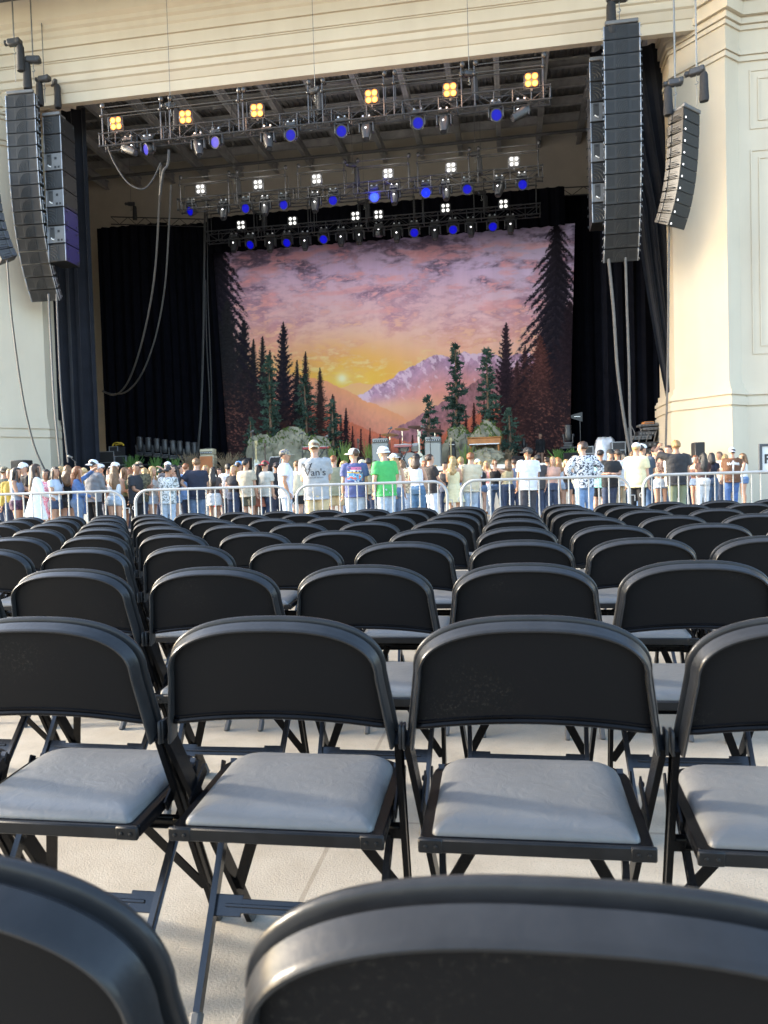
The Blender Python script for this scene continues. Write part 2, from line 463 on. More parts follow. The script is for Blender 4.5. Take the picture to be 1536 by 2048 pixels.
    for zz in (-.013, .013):
        cb.cbox(Vector((0, y0, z0)) + d*zz + n_*.008, (.40, .006, .005), .002, rt)
    for sx in (-1, 1):
        cb.cbox(Vector((sx*.2, y0, z0)) + n_*.006, (.028, .012, .04), .004, rt)
    cbo = cb.build('crossbar', BLK, root)
    for sx in (-1, 1):
        br = MB(); br.bar((sx*.105, y0-.008, z0-.002), (sx*.199, .049+.351*.80-.008, .572*.2), .026, .004, n_)
        br.lathe([(0, 0), (.007, 0), (.006, .003), (0, .004)], Vector((sx*.108, y0, z0-.006))+n_*.011, n_, 8)
        br.build('brace', BLK, cbo)
    st = MB(); t1 = .56; c = Vector((0, .305-.335*t1, .425*(1-t1))); d2 = Vector((0, -.335, -.425)).normalized(); n2 = Vector((0, -.425, .335)).normalized()
    rt2 = Matrix((Vector((1, 0, 0)), n2, d2)).transposed()
    st.cbox(c, (.26, .004, .028), .0015, rt2)
    for sx in (-1, 1): st.cbox(c + Vector((sx*.145, 0, 0)), (.06, .0045, .042), .0015, rt2)
    st.cbox(c + n2*.004, (.30, .005, .007), .002, rt2)
    st.build('stretcher', EDGE, root)
    return root
PITCH, SPACE, Y0, X0 = .48, .911, 1.388, .0293
proto = make_chair()
first = True
rows = []
for r_ in range(-1, 8):
    ks = []
    for k in range(-16, 14):
        pa = seen((X0+k*PITCH, Y0+r_*SPACE, .76))
        hw = F_PX*.24/(Y0+r_*SPACE)
        if -hw*1.35 < pa[0] < 1536+hw*1.35 and r_ > -1: ks.append(k)
    if r_ == -1: ks = [-1, 0]
    rows.append((r_, ks))
rowname = {7: 'in the row nearest the barriers', 6: 'in the second row back from the barriers', 5: 'in the third row back from the barriers', 4: 'in the fourth row back from the barriers',
           3: 'in the fifth row counted from the photographer', 2: 'in the fourth row counted from the photographer', 1: 'in the third row counted from the photographer',
           0: 'in the row just beyond the blurred nearest chairs', -1: 'blurred in the very foreground'}
for r_, ks in rows:
    n = len(ks)
    for i, k in enumerate(ks):
        c = proto if first else copy_tree(proto)
        first = False
        j = .004 if r_ < 1 else .013
        c.location = (X0+k*PITCH+random.uniform(-j, j)*.5, Y0+r_*SPACE+random.uniform(-j, j)-(.022 if r_ < 0 else 0), 0)
        c.rotation_euler = (0, 0, random.uniform(-.03, .03)*(1 if r_ > 0 else .3))
        if r_ == -1: lab = ('cropped black chair back filling the lower left corner', 'large blurred black chair back at the lower right of the photo')[i]
        else:
            where = 'leftmost' if i == 0 else ('rightmost' if i == n-1 else (ordinal(i)+' from the left' if i <= n//2 else ordinal(n-1-i)+' from the right'))
            lab = 'black folding chair, %s %s' % (where, rowname[r_])
        tag(c, lab, 'chair', 'black folding chairs set out in rows')
# ================================================================ barriers
GALV = M('galvanised_steel', (.33, .33, .325), .4, .25, var=.12, vs=6, bump=.05, bs=90)
BAR_Y = 11.2
def make_barrier():
    root = thing('crowd_barrier', 'x', 'crowd barrier')
    L, H, lo, rr = 2.26, 1.07, .24, .20
    pts = [(-L/2, 0, lo)]
    pts += [(-L/2, 0, H-rr)]
    for i in range(1, 8):
        a = PI - PI/2*i/8; pts.append((-L/2+rr+rr*math.cos(a), 0, H-rr+rr*math.sin(a)))
    pts.append((-L/2+rr, 0, H))
    half = pts[:]
    pts += [(-x, y, z) for x, y, z in reversed(half)]
    f = MB(); f.tube(pts, .021, 10, closed=False); f.tube([(-L/2, 0, lo), (L/2, 0, lo)], .02, 8)
    f.build('frame', GALV, root)
    bar = None
    n = 16
    for i in range(n):
        x = -L/2 + L*(i+1)/(n+1)
        zt = H if abs(x) < L/2-rr else H-rr+math.sqrt(max(0, rr**2-(abs(x)-(L/2-rr))**2))
        if bar is None or i in (1, n-1):
            b = MB(); b.tube([(0, 0, lo), (0, 0, zt-.005)], .0102, 8); bar = b.build('upright_bar', GALV, root)
        else: bar = reuse('upright_bar', bar, root)
        bar.location = (x, 0, 0)
    for sx in (-1, 1):
        t = MB(); t.bar((sx*(L/2-.28), -.34, .012), (sx*(L/2-.28), .34, .012), .06, .012)
        t.tube([(sx*(L/2-.28), 0, .01), (sx*(L/2-.28), 0, lo)], .018, 8)
        t.build('foot', GALV, root)
    h = MB(); h.tube([(L/2+.02, 0, .80), (L/2+.07, 0, .80), (L/2+.07, 0, .72)], .009, 6)
    h.tube([(L/2+.02, 0, .38), (L/2+.07, 0, .38), (L/2+.07, 0, .30)], .009, 6)
    h.build('hook', GALV, root)
    e = MB(); e.tube([(-L/2-.02+.03*math.cos(a), 0, .80+.03*math.sin(a)) for a in [2*PI*i/10 for i in range(10)]], .007, 6, closed=True)
    e.build('eye_ring', GALV, root)
    return root
bp = make_barrier()
ends = [(-62, 250), (268, 580), (590, 897), (920, 1262), (1283, 1600)]
blab = ['steel crowd barrier at the left edge, in front of the woman in the white dress',
        'steel crowd barrier in front of the man in navy tee',
        'steel crowd barrier in front of the man in the bright green tee',
        'steel crowd barrier in front of the man in a plain white tee',
        'steel crowd barrier at the right edge, in front of the brown tee']
for i, (a, b) in enumerate(ends):
    o = bp if i == 0 else copy_tree(bp)
    yy = BAR_Y + (.0 if i % 2 == 0 else .05)
    pa, pb = at(a, 985, yy), at(b, 985, yy)
    w = pb.x-pa.x
    o.location = ((pa.x+pb.x)/2, yy, 0); o.scale = (w/2.30, 1, 1)
    o.rotation_euler = (0, 0, random.uniform(-.012, .012))
    tag(o, blab[i], 'crowd barrier', 'crowd barriers between the chairs and the crowd')

# ================================================================ stage building
CX, BY = -6.55, 28.8             # centre line and face of the proscenium
STG = 1.6                        # stage floor
def plaster():
    m = M('cream_stucco', (.60, .52, .37), .85)
    nt, b, L = nodes_of(m)
    tc = nt.nodes.new('ShaderNodeTexCoord')
    def noise(sc, det=5, sx=1):
        n = nt.nodes.new('ShaderNodeTexNoise'); n.inputs['Scale'].default_value = sc; n.inputs['Detail'].default_value = det
        if sx != 1:
            mp = nt.nodes.new('ShaderNodeMapping'); mp.inputs['Scale'].default_value = (1, 1, sx); L.new(tc.outputs['Object'], mp.inputs['Vector']); L.new(mp.outputs['Vector'], n.inputs['Vector'])
        else: L.new(tc.outputs['Object'], n.inputs['Vector'])
        return n
    a, s_, f = noise(.5), noise(1.3, 5, .12), noise(45, 4)
    mx = nt.nodes.new('ShaderNodeMix'); mx.data_type = 'FLOAT'; mx.inputs['Factor'].default_value = .5
    L.new(a.outputs['Fac'], mx.inputs['A']); L.new(s_.outputs['Fac'], mx.inputs['B'])
    cr = nt.nodes.new('ShaderNodeValToRGB')
    cr.color_ramp.elements[0].position = .32; cr.color_ramp.elements[0].color = (.49, .42, .32, 1)
    cr.color_ramp.elements[1].position = .66; cr.color_ramp.elements[1].color = (.56, .49, .378, 1)
    L.new(mx.outputs['Result'], cr.inputs['Fac']); L.new(cr.outputs['Color'], b.inputs['Base Color'])
    bp_ = nt.nodes.new('ShaderNodeBump'); bp_.inputs['Strength'].default_value = .25; bp_.inputs['Distance'].default_value = .01
    L.new(f.outputs['Fac'], bp_.inputs['Height']); L.new(bp_.outputs['Normal'], b.inputs['Normal'])
    return m
STU = plaster()
INT = M('inner_plaster', (.50, .46, .385), .9, var=.08, vs=1)
SOFF = M('roof_soffit', (.10, .10, .10), .9, var=.2, vs=1)
STEEL = M('roof_steel', (.34, .335, .33), .8, var=.25, vs=1.5, rnd=.15)
DECK = M('roof_deck', (.22, .217, .215), .85, var=.2, vs=2)
bld = thing('stage_building', 'cream stuccoed open air stage building with black stage opening', 'stage building', (CX, BY, 0))
def bpart(mb, name, mat, parent=bld, **k):
    mb.v = [(x-CX, y-BY, z) for x, y, z in mb.v]
    return mb.build(name, mat, parent, **k)
# the moulded beam over the opening: (y, z) profile
prof = [(29.3, 16.5), (29.02, 16.5), (29.02, 16.88), (28.98, 16.9), (28.86, 17.15), (28.78, 17.2), (28.78, 17.44), (28.70, 17.48), (28.70, 17.88),
        (28.73, 17.885), (28.73, 17.925), (28.69, 17.93), (28.69, 17.96), (28.72, 17.965), (28.72, 18.0), (28.67, 18.005), (28.67, 18.42), (28.70, 18.425), (28.70, 18.47),
        (28.62, 18.48), (28.62, 18.80), (28.55, 18.86), (28.55, 19.05), (28.45, 19.12), (28.45, 19.28), (28.30, 19.40), (28.30, 20.25), (29.3, 20.25)]
b = MB(); b.loft([[(x, y, z) for y, z in prof] for x in (-46, 34)])
bpart(b, 'proscenium_beam', STU, angle=25)
# piers with splayed inner faces
def offset_poly(P, d):
    out = []
    n = len(P)
    for i in range(n):
        p = Vector(P[i])
        a = Vector(P[i])-Vector(P[i-1]) if i else None
        c = Vector(P[i+1])-Vector(P[i]) if i < n-1 else None
        nrm = lambda t: Vector((t.y, -t.x)).normalized()
        if a is None: q = p + nrm(c)*d
        elif c is None: q = p + nrm(a)*d
        else:
            n1, n2 = nrm(a), nrm(c); q = p + (n1+n2)*(d/(1+n1.dot(n2)))
        out.append(q)
    return out
PLAN = [(6.04, 30.1), (7.49, 28.45), (8.05, 28.98), (34, 28.98)]
def pier(sign):
    def seg(steps, name, parent):
        m_ = MB()
        for z0, z1, d in steps:
            q = offset_poly(PLAN, d)
            poly = [(p.x, p.y) for p in q] + [(34, 33), (q[0].x, 33)]
            if sign < 0: poly = [(2*CX-x, y) for x, y in reversed(poly)]
            m_.prism(poly, z0, z1)
        return bpart(m_, name, STU, parent, smooth=False)
    shaft = seg([(4.2, 15.2, 0)], 'pier', bld)
    seg([(15.2, 15.36, .07), (15.36, 15.40, .04), (15.40, 15.56, .11), (15.56, 16.22, .06), (16.22, 16.36, .13), (16.36, 16.40, .10), (16.40, 16.58, .19),
         (16.58, 16.64, .16), (16.64, 17.05, .30), (17.05, 17.12, .26), (17.12, 17.5, .40), (17.5, 20.25, .34)], 'cornice', shaft)
    seg([(0, 2.2, .30), (2.2, 3.34, .27), (3.34, 3.42, .20), (3.42, 3.70, .27), (3.70, 3.78, .20), (3.78, 3.90, .27), (3.90, 4.0, .2), (4.0, 4.2, .1)], 'base_moulding', shaft)
    for z0, z1 in ((12.9, 14.9), (5.2, 12.2)):
        fr = MB()
        for x0, x1, za, zb in ((8.42, 11.4, z0, z1), (8.68, 11.14, z0+.27, z1-.27)):
            y = 28.98-.018; w = .05
            for c, d in (((x0+w/2, y, (za+zb)/2), (w, .036, zb-za)), ((x1-w/2, y, (za+zb)/2), (w, .036, zb-za)),
                         (((x0+x1)/2, y, za+w/2), (x1-x0-2*w, .035, w)), (((x0+x1)/2, y, zb-w/2), (x1-x0-2*w, .035, w))):
                if sign < 0: c = (2*CX-c[0], c[1], c[2])
                fr.box(c, d)
        bpart(fr, 'wall_panel', STU, shaft, smooth=False)
    return shaft
pier(1); pier(-1)
# inner walls
m_ = MB(); m_.box((CX, 45.2, 12), (46, .4, 22)); bpart(m_, 'rear_wall', INT, smooth=False)
for sx in (-1, 1):
    m_ = MB(); m_.box((CX+sx*21, 37.6, 12), (.4, 14.8, 22)); bpart(m_, 'side_wall', INT, smooth=False)
# roof: corrugated deck, purlins along x, beams along y
m_ = MB(); k = 0
xs = np.arange(-28, 15, .3); ring0 = []
for x in xs: ring0 += [(x, 20.9), (x+.12, 20.9), (x+.15, 20.82), (x+.27, 20.82)]
m_.loft([[(x, y, z) for x, z in ring0] for y in (29.3, 45)], cap0=False, cap1=False, close=False)
bpart(m_, 'roof_deck', DECK, smooth=False)
m_ = MB(); m_.box((5.3, 26.5, 20.45), (57.4, 6.5, .36)); m_.box((CX, 37, 21.3), (46, 17, .3)); bpart(m_, 'roof_overhang', SOFF, smooth=False)
def ibeam(L, h, w, axis):
    q = MB()
    for c, d in (((0, 0, 0), (L, .05, h)), ((0, 0, h/2-.02), (L, w, .04)), ((0, 0, -h/2+.02), (L, w, .04))):
        if axis == 'y': d = (d[1], d[0], d[2])
        q.box(c, d)
    return q.mesh('roof_beam', STEEL, smooth=False)
mx_, my_ = ibeam(41, .42, .2, 'x'), ibeam(15.4, .5, .24, 'y')
for i, y in enumerate(np.arange(30.2, 45, 1.85)):
    link('roof_purlin', mx_, bld).location = (0, y-BY, 20.25)
for x in np.arange(-26, 13.4, 2.15):
    link('roof_beam', my_, bld).location = (x-CX, 37.2-BY, 19.75)
# diagonal sway braces
for i, (x, y) in enumerate([(-17, 31), (-11, 33), (-4, 31), (1.5, 33), (-8, 36), (-14, 37), (-2, 37), (4, 31)]):
    q = MB(); q.bar((x-CX, y-BY, 19.7), (x+2.1-CX, y-BY+1.9, 20.7), .1, .08); q.build('sway_brace', STEEL, bld)
# a conduit run and a smoke-black pipe under the roof
for z, y in ((19.3, 33.5), (19.25, 42.5)):
    q = MB(); q.tube([(-20, y-BY, z), (0, y-BY, z-.05), (19, y-BY, z)], .09, 8); q.build('pipe', SOFF, bld)
# stage platform
WOODK = M('stage_black', (.022, .022, .024), .6, var=.3, vs=3)
stg = thing('stage_platform', 'raised black stage floor behind the crowd with pale front edge', 'stage', (CX, 35, 0))
q = MB(); q.box((0, 0, STG-.1), (25.4, 17.2, .2)); q.build('stage_deck', WOODK, stg, smooth=False)
q = MB(); q.box((0, -8.53, .7), (25.2, .12, 1.4)); q.build('front_skirt', M('pale_skirt', (.5, .46, .38), .8, var=.1), stg, smooth=False)
q = MB(); q.box((0, -8.62, STG-.06), (25.4, .06, .14)); q.build('edge_strip', M('edge_strip', (.6, .58, .52), .6), stg, smooth=False)

# ================================================================ curtains
VEL = M('black_velour', (.003, .0033, .0055), .95, var=.3, vs=2, sheen=.0, spec=.05)
VEL2 = M('charcoal_velour', (.010, .011, .015), .95, var=.2, vs=2, sheen=.1, spec=.1)
def curtain(label, x0, x1, y, z0, z1, mat=VEL, pitch=.42, amp=.09, skew0=None, skew1=None, ph=0., group='black stage curtains'):
    """hanging cloth with folds; skew0 / skew1: functions of height fraction that move its edges"""
    nu, nv = max(24, int((x1-x0)/pitch*8)), 26
    vs, fs = [], []
    for j in range(nv+1):
        t = j/nv; z = z0 + (z1-z0)*t
        a = x0 + (skew0(t) if skew0 else 0); b_ = x1 + (skew1(t) if skew1 else 0)
        for i in range(nu+1):
            u = i/nu
            s_ = u*(x1-x0)/pitch*2*PI + ph
            yy = amp*(math.sin(s_)+.35*math.sin(2.3*s_+1+.6*t)+.25*math.sin(.37*s_+2))*(.75+.25*(1-t))
            vs.append((a+(b_-a)*u, y+yy, z))
    n = nu+1
    for j in range(nv):
        for i in range(nu): fs.append((j*n+i, j*n+i+1, (j+1)*n+i+1, (j+1)*n+i))
    o = len(vs); vs += [(x, y_+.012, z) for x, y_, z in vs]
    fs += [tuple(o+i for i in reversed(f)) for f in fs]
    c = Vector(((x0+x1)/2, y, z0))
    q = MB(); q.add([Vector(p)-c for p in vs], fs)
    ob = q.build('stage_curtain', mat)
    ob.location = c
    return tag(ob, label, 'curtain', group)
X = lambda px, py, Y: at(px, py, Y).x
Z = lambda px, py, Y: at(px, py, Y).z
curtain('black leg curtain just inside the left pier of the stage opening', -19.7, X(187, 600, 30.9), 30.9, STG, 17.2, VEL2, .5, .12)
yc = 40.6
curtain('wide black rear curtain to the left of the slit showing the back wall', X(203, 700, yc), X(347, 840, yc), yc, STG, Z(300, 447, yc), VEL, .55, .1,
        skew1=lambda t: .34*min(1, max(0, (t-.0)/.13))-.30)
curtain('narrow black rear curtain between the slit and the painted backdrop', X(347, 840, yc), X(455, 840, yc+.1), yc+.05, STG, Z(380, 447, yc), VEL, .5, .1,
        skew0=lambda t: -.34*min(1, max(0, t/.13))+.24, skew1=lambda t: t*(X(424, 500, yc)-X(455, 840, yc)), ph=1.)
curtain('black rear curtain to the right of the painted backdrop', X(1075, 600, yc+1.2), 9.2, 41.9, STG, Z(1130, 392, 41.9), VEL, .55, .1)
curtain('black border curtain hanging across the top of the painted backdrop', X(415, 470, 40.2), X(1130, 430, 40.2), 40.2, Z(760, 480, 40.2), Z(760, 405, 40.2), VEL, .6, .08)
yr = 31.2
curtain('dark leg curtain inside the right pier drawn aside towards the bottom', X(1272, 480, yr), 7.0, yr, STG, 17.3, VEL2, .34, .1,
        skew0=lambda t: 1.45*max(0, (1-t/.62))**1.25 + (-1.6)*max(0, t-.62)/.38, skew1=lambda t: .1)
curtain('black curtain hanging behind the right speaker array', X(1200, 300, 33), 6.2, 33.4, STG, 17.2, VEL, .5, .1, ph=2.)
# pipe truss carrying the rear curtains
TRS = M('truss_black', (.035, .035, .037), .45, .3, var=.2, vs=8)
ALU = M('truss_alu', (.05, .05, .052), .35, .4, var=.2, vs=8)
# ================================================================ trusses
def truss(label, pL, pR, Y, size=.45, depth=.45, bay=.62, mat=ALU, posts=(), zpost=.98, rails=True):
    A, B = at(*pL, Y), at(*pR, Y)
    z = (A.z+B.z)/2; x0, x1 = A.x, B.x
    root = thing('lighting_truss', label, 'lighting truss', ((x0+x1)/2, Y, z), 0, 'lighting trusses over the stage')
    L = x1-x0; h = size/2; d = depth/2
    src = None
    for sy in (-1, 1):
        for sz in (-1, 1):
            if src is None:
                q = MB(); q.tube([(-L/2, 0, 0), (L/2, 0, 0)], .03, 8)
                for e in (-1, 1): q.lathe([(0, 0), (.05, 0), (.05, .06), (0, .06)], (e*L/2-.03, 0, 0), (1, 0, 0), 8)
                src = q.build('chord', mat, root)
            else: src = reuse('chord', src, root)
            src.location = (0, sy*d, sz*h)
    q = MB(); n = int(L/bay); b = L/n
    for i in range(n+1):
        x = -L/2+i*b
        for sy in (-1, 1):
            q.tube([(x, sy*d, -h), (x, sy*d, h)], .02, 5)
        for sz in (-1, 1): q.tube([(x, -d, sz*h), (x, d, sz*h)], .014, 5)
        if i < n:
            for sy in (-1, 1):
                q.tube([(x, sy*d, -h if i % 2 else h), (x+b, sy*d, h if i % 2 else -h)], .015, 5)
            for sz in (-1, 1): q.tube([(x, -d if i % 2 else d, sz*h), (x+b, d if i % 2 else -d, sz*h)], .012, 5)
    q.build('lattice', mat, root)
    # upright posts with clamps and the rails between them
    for a, b_ in posts:
        q = MB(); xa, xb = at(a, pL[1], Y).x-(x0+x1)/2, at(b_, pL[1], Y).x-(x0+x1)/2
        for x in (xa, xb):
            q.tube([(x, -d, -h), (x, -d, h+zpost)], .026, 6)
            q.ball((x+.05, -d-.02, h+zpost), (.09, .09, .11), 8, 5); q.ball((x, -d-.06, h+zpost*.62), .06, 8, 5)
        for zz in (.95, .68):
            q.tube([(xa, -d, h+zpost*zz), (xb, -d, h+zpost*zz)], .022, 6)
        q.tube([(xa, d, h), (xa, d, h+zpost*.8)], .02, 6); q.tube([(xb, d, h), (xb, d, h+zpost*.8)], .02, 6)
        q.tube([(xa, d, h+zpost*.8), (xb, d, h+zpost*.8)], .018, 6)
        q.build('hanging_frame', mat, root)
    return root
T1, T2, T3 = 27.4, 35.5, 39.0
truss('front lighting truss carrying glowing amber lamp blocks', (205, 278), (1100, 198), T1, posts=[(212, 328), (346, 483), (492, 622), (650, 772), (792, 926), (952, 1088)])
truss('middle lighting truss in front of the beige back wall', (360, 412), (1085, 347), T2, .5, .5, .68, TRS, posts=[(366, 462), (478, 575), (600, 692), (718, 820), (838, 940), (958, 1078)])
truss('rear lighting truss just above the painted backdrop', (415, 477), (1080, 419), T3, .5, .5, .68, TRS, posts=[(420, 512), (532, 620), (632, 720), (735, 830), (848, 950), (970, 1074)], zpost=1.3)
def pipe_truss(label, pL, pR, Y):
    A, B = at(*pL, Y), at(*pR, Y)
    root = thing('curtain_truss', label, 'curtain truss', (A+B)/2, 0)
    q = MB(); D = (B-A)/2; n = int(D.length*2/.5); h = .2
    for sz in (-1, 1): q.tube([-D+Vector((0, 0, sz*h)), D+Vector((0, 0, sz*h))], .03, 6)
    q.build('chord_pair', TRS, root)
    q = MB()
    for i in range(n):
        a, b = -D+D*2*i/n, -D+D*2*(i+1)/n
        q.tube([a+Vector((0, 0, -h if i % 2 else h)), b+Vector((0, 0, h if i % 2 else -h))], .018, 5)
    q.build('lattice', TRS, root)
pipe_truss('black pipe truss carrying the rear curtains left of the backdrop', (222, 441), (412, 446), 40.4)
pipe_truss('black pipe truss carrying the rear curtain beside the right speaker array', (1076, 386), (1190, 380), 41.6)

# ================================================================ lamps
FIX = M('fixture_black', (.03, .03, .032), .45, var=.2, vs=12)
FIX2 = M('fixture_grey', (.026, .026, .027), .45, var=.2, vs=12)
CLAMP = M('clamp_alu', (.6, .6, .6), .35, .7)
def LED(name, dim, ds, dot, es):
    """a lit lens: small bright cells on a dimmer disc"""
    m = EM(name, dim, ds); nt, b, L = nodes_of(m)
    tc = nt.nodes.new('ShaderNodeTexCoord'); vo = nt.nodes.new('ShaderNodeTexVoronoi'); vo.inputs['Scale'].default_value = 17; vo.inputs['Randomness'].default_value = .35
    L.new(tc.outputs['Object'], vo.inputs['Vector'])
    r = nt.nodes.new('ShaderNodeMapRange'); r.inputs['From Min'].default_value = .36; r.inputs['From Max'].default_value = .26; L.new(vo.outputs['Distance'], r.inputs['Value'])
    mx = nt.nodes.new('ShaderNodeMix'); mx.data_type = 'RGBA'
    mx.inputs['A'].default_value = (*[c*ds for c in dim], 1); mx.inputs['B'].default_value = (*[c*es for c in dot], 1)
    L.new(r.outputs[0], mx.inputs['Factor']); L.new(mx.outputs['Result'], b.inputs['Emission Color']); b.inputs['Emission Strength'].default_value = 1
    return m
BLUE = LED('blue_led', (.0, .0, .5), .14, (.16, .15, .95), .42)
VIO = LED('violet_led', (.06, .05, .35), .3, (.85, .8, 1.), .4)
BLUEB = LED('blue_led_bright', (.02, .05, 1.), .55, (.6, .75, 1.), .6)
BLUEC = LED('blue_led_strong', (.0, .01, .8), .4, (.5, .62, 1.), .5)
GLS = M('lens_glass', (.05, .05, .06), .08)
def fixture_base(root, sc=1.):
    q = MB()
    for sx in (-1, 1): q.cbox((sx*.1, 0, -.035), (.07, .1, .09), .015)
    q.build('clamp', CLAMP, root)
    q = MB(); q.cbox((0, 0, -.14), (.36, .25, .14), .03); q.build('base', FIX2, root)
    q = MB(); q.cbox((0, 0, -.235), (.40, .13, .06), .02)
    for sx in (-1, 1): q.cbox((sx*.215, 0, -.38), (.055, .15, .32), .02)
    q.build('yoke', FIX, root)
def make_wash():
    root = thing('wash_light', 'x', 'stage light'); fixture_base(root)
    q = MB(); q.lathe([(0, .20), (.10, .20), (.15, .15), (.185, .04), (.19, -.02), (.195, -.09), (.175, -.09), (.172, -.07), (0, -.07)], axis=(0, 1, 0), n=20)
    hd = q.build('head', FIX, root); hd.location = (0, 0, -.46)
    q = MB(); q.lathe([(0, 0), (.155, 0), (.155, .004), (0, .004)], (0, -.073, 0), (0, -1, 0), 20); q.build('lens', BLUE, hd)
    return root
def make_spot():
    root = thing('moving_head', 'x', 'stage light'); fixture_base(root)
    rg = []
    for t, w, h in ((-.24, .10, .10), (-.22, .15, .14), (-.05, .165, .155), (.12, .15, .14), (.30, .115, .115), (.37, .10, .10), (.37, .085, .085), (.35, .08, .08)):
        rg.append([Vector((w*math.copysign(abs(math.cos(a))**.6, math.cos(a)), -t, h*math.copysign(abs(math.sin(a))**.6, math.sin(a)))) for a in [2*PI*i/16+.1 for i in range(16)]])
    q = MB(); q.loft(rg); hd = q.build('head', FIX2, root); hd.location = (0, 0, -.44)
    q = MB(); q.lathe([(0, .01), (.05, .008), (.08, 0)], (0, -.352, 0), (0, -1, 0), 14); q.build('lens', GLS, hd)
    q = MB(); q.ball((0, -.05, .155), (.03, .03, .012)); q.build('badge', EM('white_badge_glow', (1, 1, 1), .6), hd)  # small white badge made to glow by itself
    return root
wash0, spot0 = make_wash(), make_spot()
used = {'w': 0, 's': 0}
def set_lens(o, lens_m):
    for h in o.children:
        for c in h.children:
            if c.name.startswith('lens'):
                c.data = c.data.copy(); c.data.materials.clear(); c.data.materials.append(lens_m)
def aim(o, d):
    for h in o.children:
        if h.name.startswith('head'):
            h.rotation_euler = (-Vector(d)).to_track_quat('Y', 'Z').to_euler()
def hang(kind, px, py, Y, d, label, sc=1., lens=None):
    """a lamp hanging with its head seen at px, py"""
    src = wash0 if kind == 'w' else spot0
    o = src if used[kind] == 0 else copy_tree(src)
    used[kind] += 1
    p = at(px, py, Y); o.location = (p.x, Y, p.z+.46*sc); o.scale = (sc, sc, sc)
    aim(o, d)
    if kind == 'w': set_lens(o, lens or BLUE)
    tag(o, label, 'stage light', 'moving lamps hanging from the trusses')
    return o
names = {1: 'front', 2: 'middle', 3: 'rear'}
def row(tr, Y, lamps, sc):
    cnt = {'w': sum(1 for l in lamps if l[0] == 'w'), 's': sum(1 for l in lamps if l[0] == 's')}
    c = {'w': 0, 's': 0}
    for l in lamps:
        k, px, py, d = l[:4]
        lens = l[4] if len(l) > 4 else None
        i = c[k]; c[k] += 1
        pos = ordinal(i)+' from the left' if i < (cnt[k]+1)//2 else ('rightmost' if i == cnt[k]-1 else ordinal(cnt[k]-1-i)+' from the right')
        if i == 0: pos = 'leftmost'
        what = 'round blue lit wash lamp' if k == 'w' else 'dark unlit moving head lamp'
        hang(k, px, py, Y, d, '%s hanging under the %s truss, %s' % (what, names[tr], pos), sc, lens)
V_, BB = VIO, BLUEB
row(1, T1, [('s', 258, 300, (.75, -.3, -.5)), ('w', 296, 299, (-.62, -.7, -.25), V_), ('s', 397, 294, (.2, -.35, -1)), ('w', 433, 285, (-.35, -.9, -.25), V_),
            ('s', 536, 280, (.2, -.35, -1)), ('w', 583, 271, (-.15, -1, -.25)), ('w', 684, 263, (-.05, -1, -.3)), ('s', 733, 261, (.0, -.35, -1)), ('w', 836, 247, (.12, -1, -.25)),
            ('s', 888, 246, (-.03, -.35, -1)), ('w', 992, 231, (.25, -1, -.25)), ('s', 1043, 227, (-.75, -.35, -.55))], 1.12)
row(2, T2, [('w', 383, 422, (-.5, -.85, -.3)), ('s', 448, 423, (0, -.4, -1)), ('w', 493, 417, (-.25, -1, -.25)), ('s', 531, 415, (0, -.4, -1)), ('w', 569, 410, (-.2, -1, -.25)), ('s', 631, 408, (0, -.4, -1)),
            ('w', 667, 401, (-.1, -1, -.3)), ('w', 749, 395, (0, -1, -.2), BB), ('s', 789, 393, (0, -.4, -1)), ('w', 852, 386, (.05, -1, -.2), BLUEC), ('s', 892, 384, (.05, -.4, -1)), ('w', 934, 379, (.15, -1, -.25)),
            ('s', 999, 376, (-.2, -.4, -1)), ('w', 1044, 370, (.3, -1, -.2))], 1.22)
row(3, T3, [('s', 469, 489, (0, -.4, -1)), ('w', 502, 489, (-.25, -.9, -.5)), ('s', 541, 489, (0, -.4, -1)), ('w', 575, 485, (-.2, -.9, -.5)), ('s', 611, 485, (0, -.4, -1)), ('w', 648, 478, (-.1, -.9, -.5)),
            ('s', 683, 477, (0, -.4, -1)), ('s', 718, 474, (.1, -.5, -1)), ('s', 758, 468, (0, -1, -.3)), ('s', 794, 469, (0, -.4, -1)), ('w', 829, 465, (0, -1, -.5)), ('s', 870, 464, (0, -.4, -1)), ('w', 906, 459, (.1, -1, -.5)),
            ('s', 942, 458, (0, -.4, -1)), ('w', 985, 453, (.2, -1, -.5)), ('s', 1021, 452, (0, -.4, -1))], 1.25)
# four-lamp blocks
AMB = EM('amber_lamp', (1., .40, .08), .62)
AMBR = EM('amber_reflector', (1., .27, .04), .30)
WHL = EM('white_lamp', (1., .98, .92), .2)
def make_block(lamp, refl):
    root = thing('blinder', 'x', 'lamp block')
    q = MB(); q.cbox((0, .06, 0), (.44, .14, .44), .03); 
    q.build('housing', FIX, root)
    q = MB()
    for sx in (-1, 1): q.cbox((sx*.235, .04, -.02), (.02, .05, .40), .005)
    q.cbox((0, .04, -.235), (.49, .05, .025), .005); q.cbox((0, .04, -.28), (.07, .07, .08), .01); q.build('bracket', FIX, root)
    src = None
    for sx in (-1, 1):
        for sz in (-1, 1):
            if src is None:
                q = MB(); q.lathe([(.098, .0), (.1, .016), (.092, .016), (.075, -.0)], axis=(0, -1, 0), n=16); src = q.build('lamp', refl, root)
                e = MB(); e.lathe([(0, .012), (.05, .01), (.078, .001)], axis=(0, -1, 0), n=16); lens0 = e.build('lens', lamp, src)
            else:
                src = reuse('lamp', src, root); reuse('lens', lens0, src)
            src.location = (sx*.102, -.012, sz*.102)
    return root
amb0, wht0 = make_block(AMB, AMBR), make_block(WHL, FIX2)
ua = uw = 0
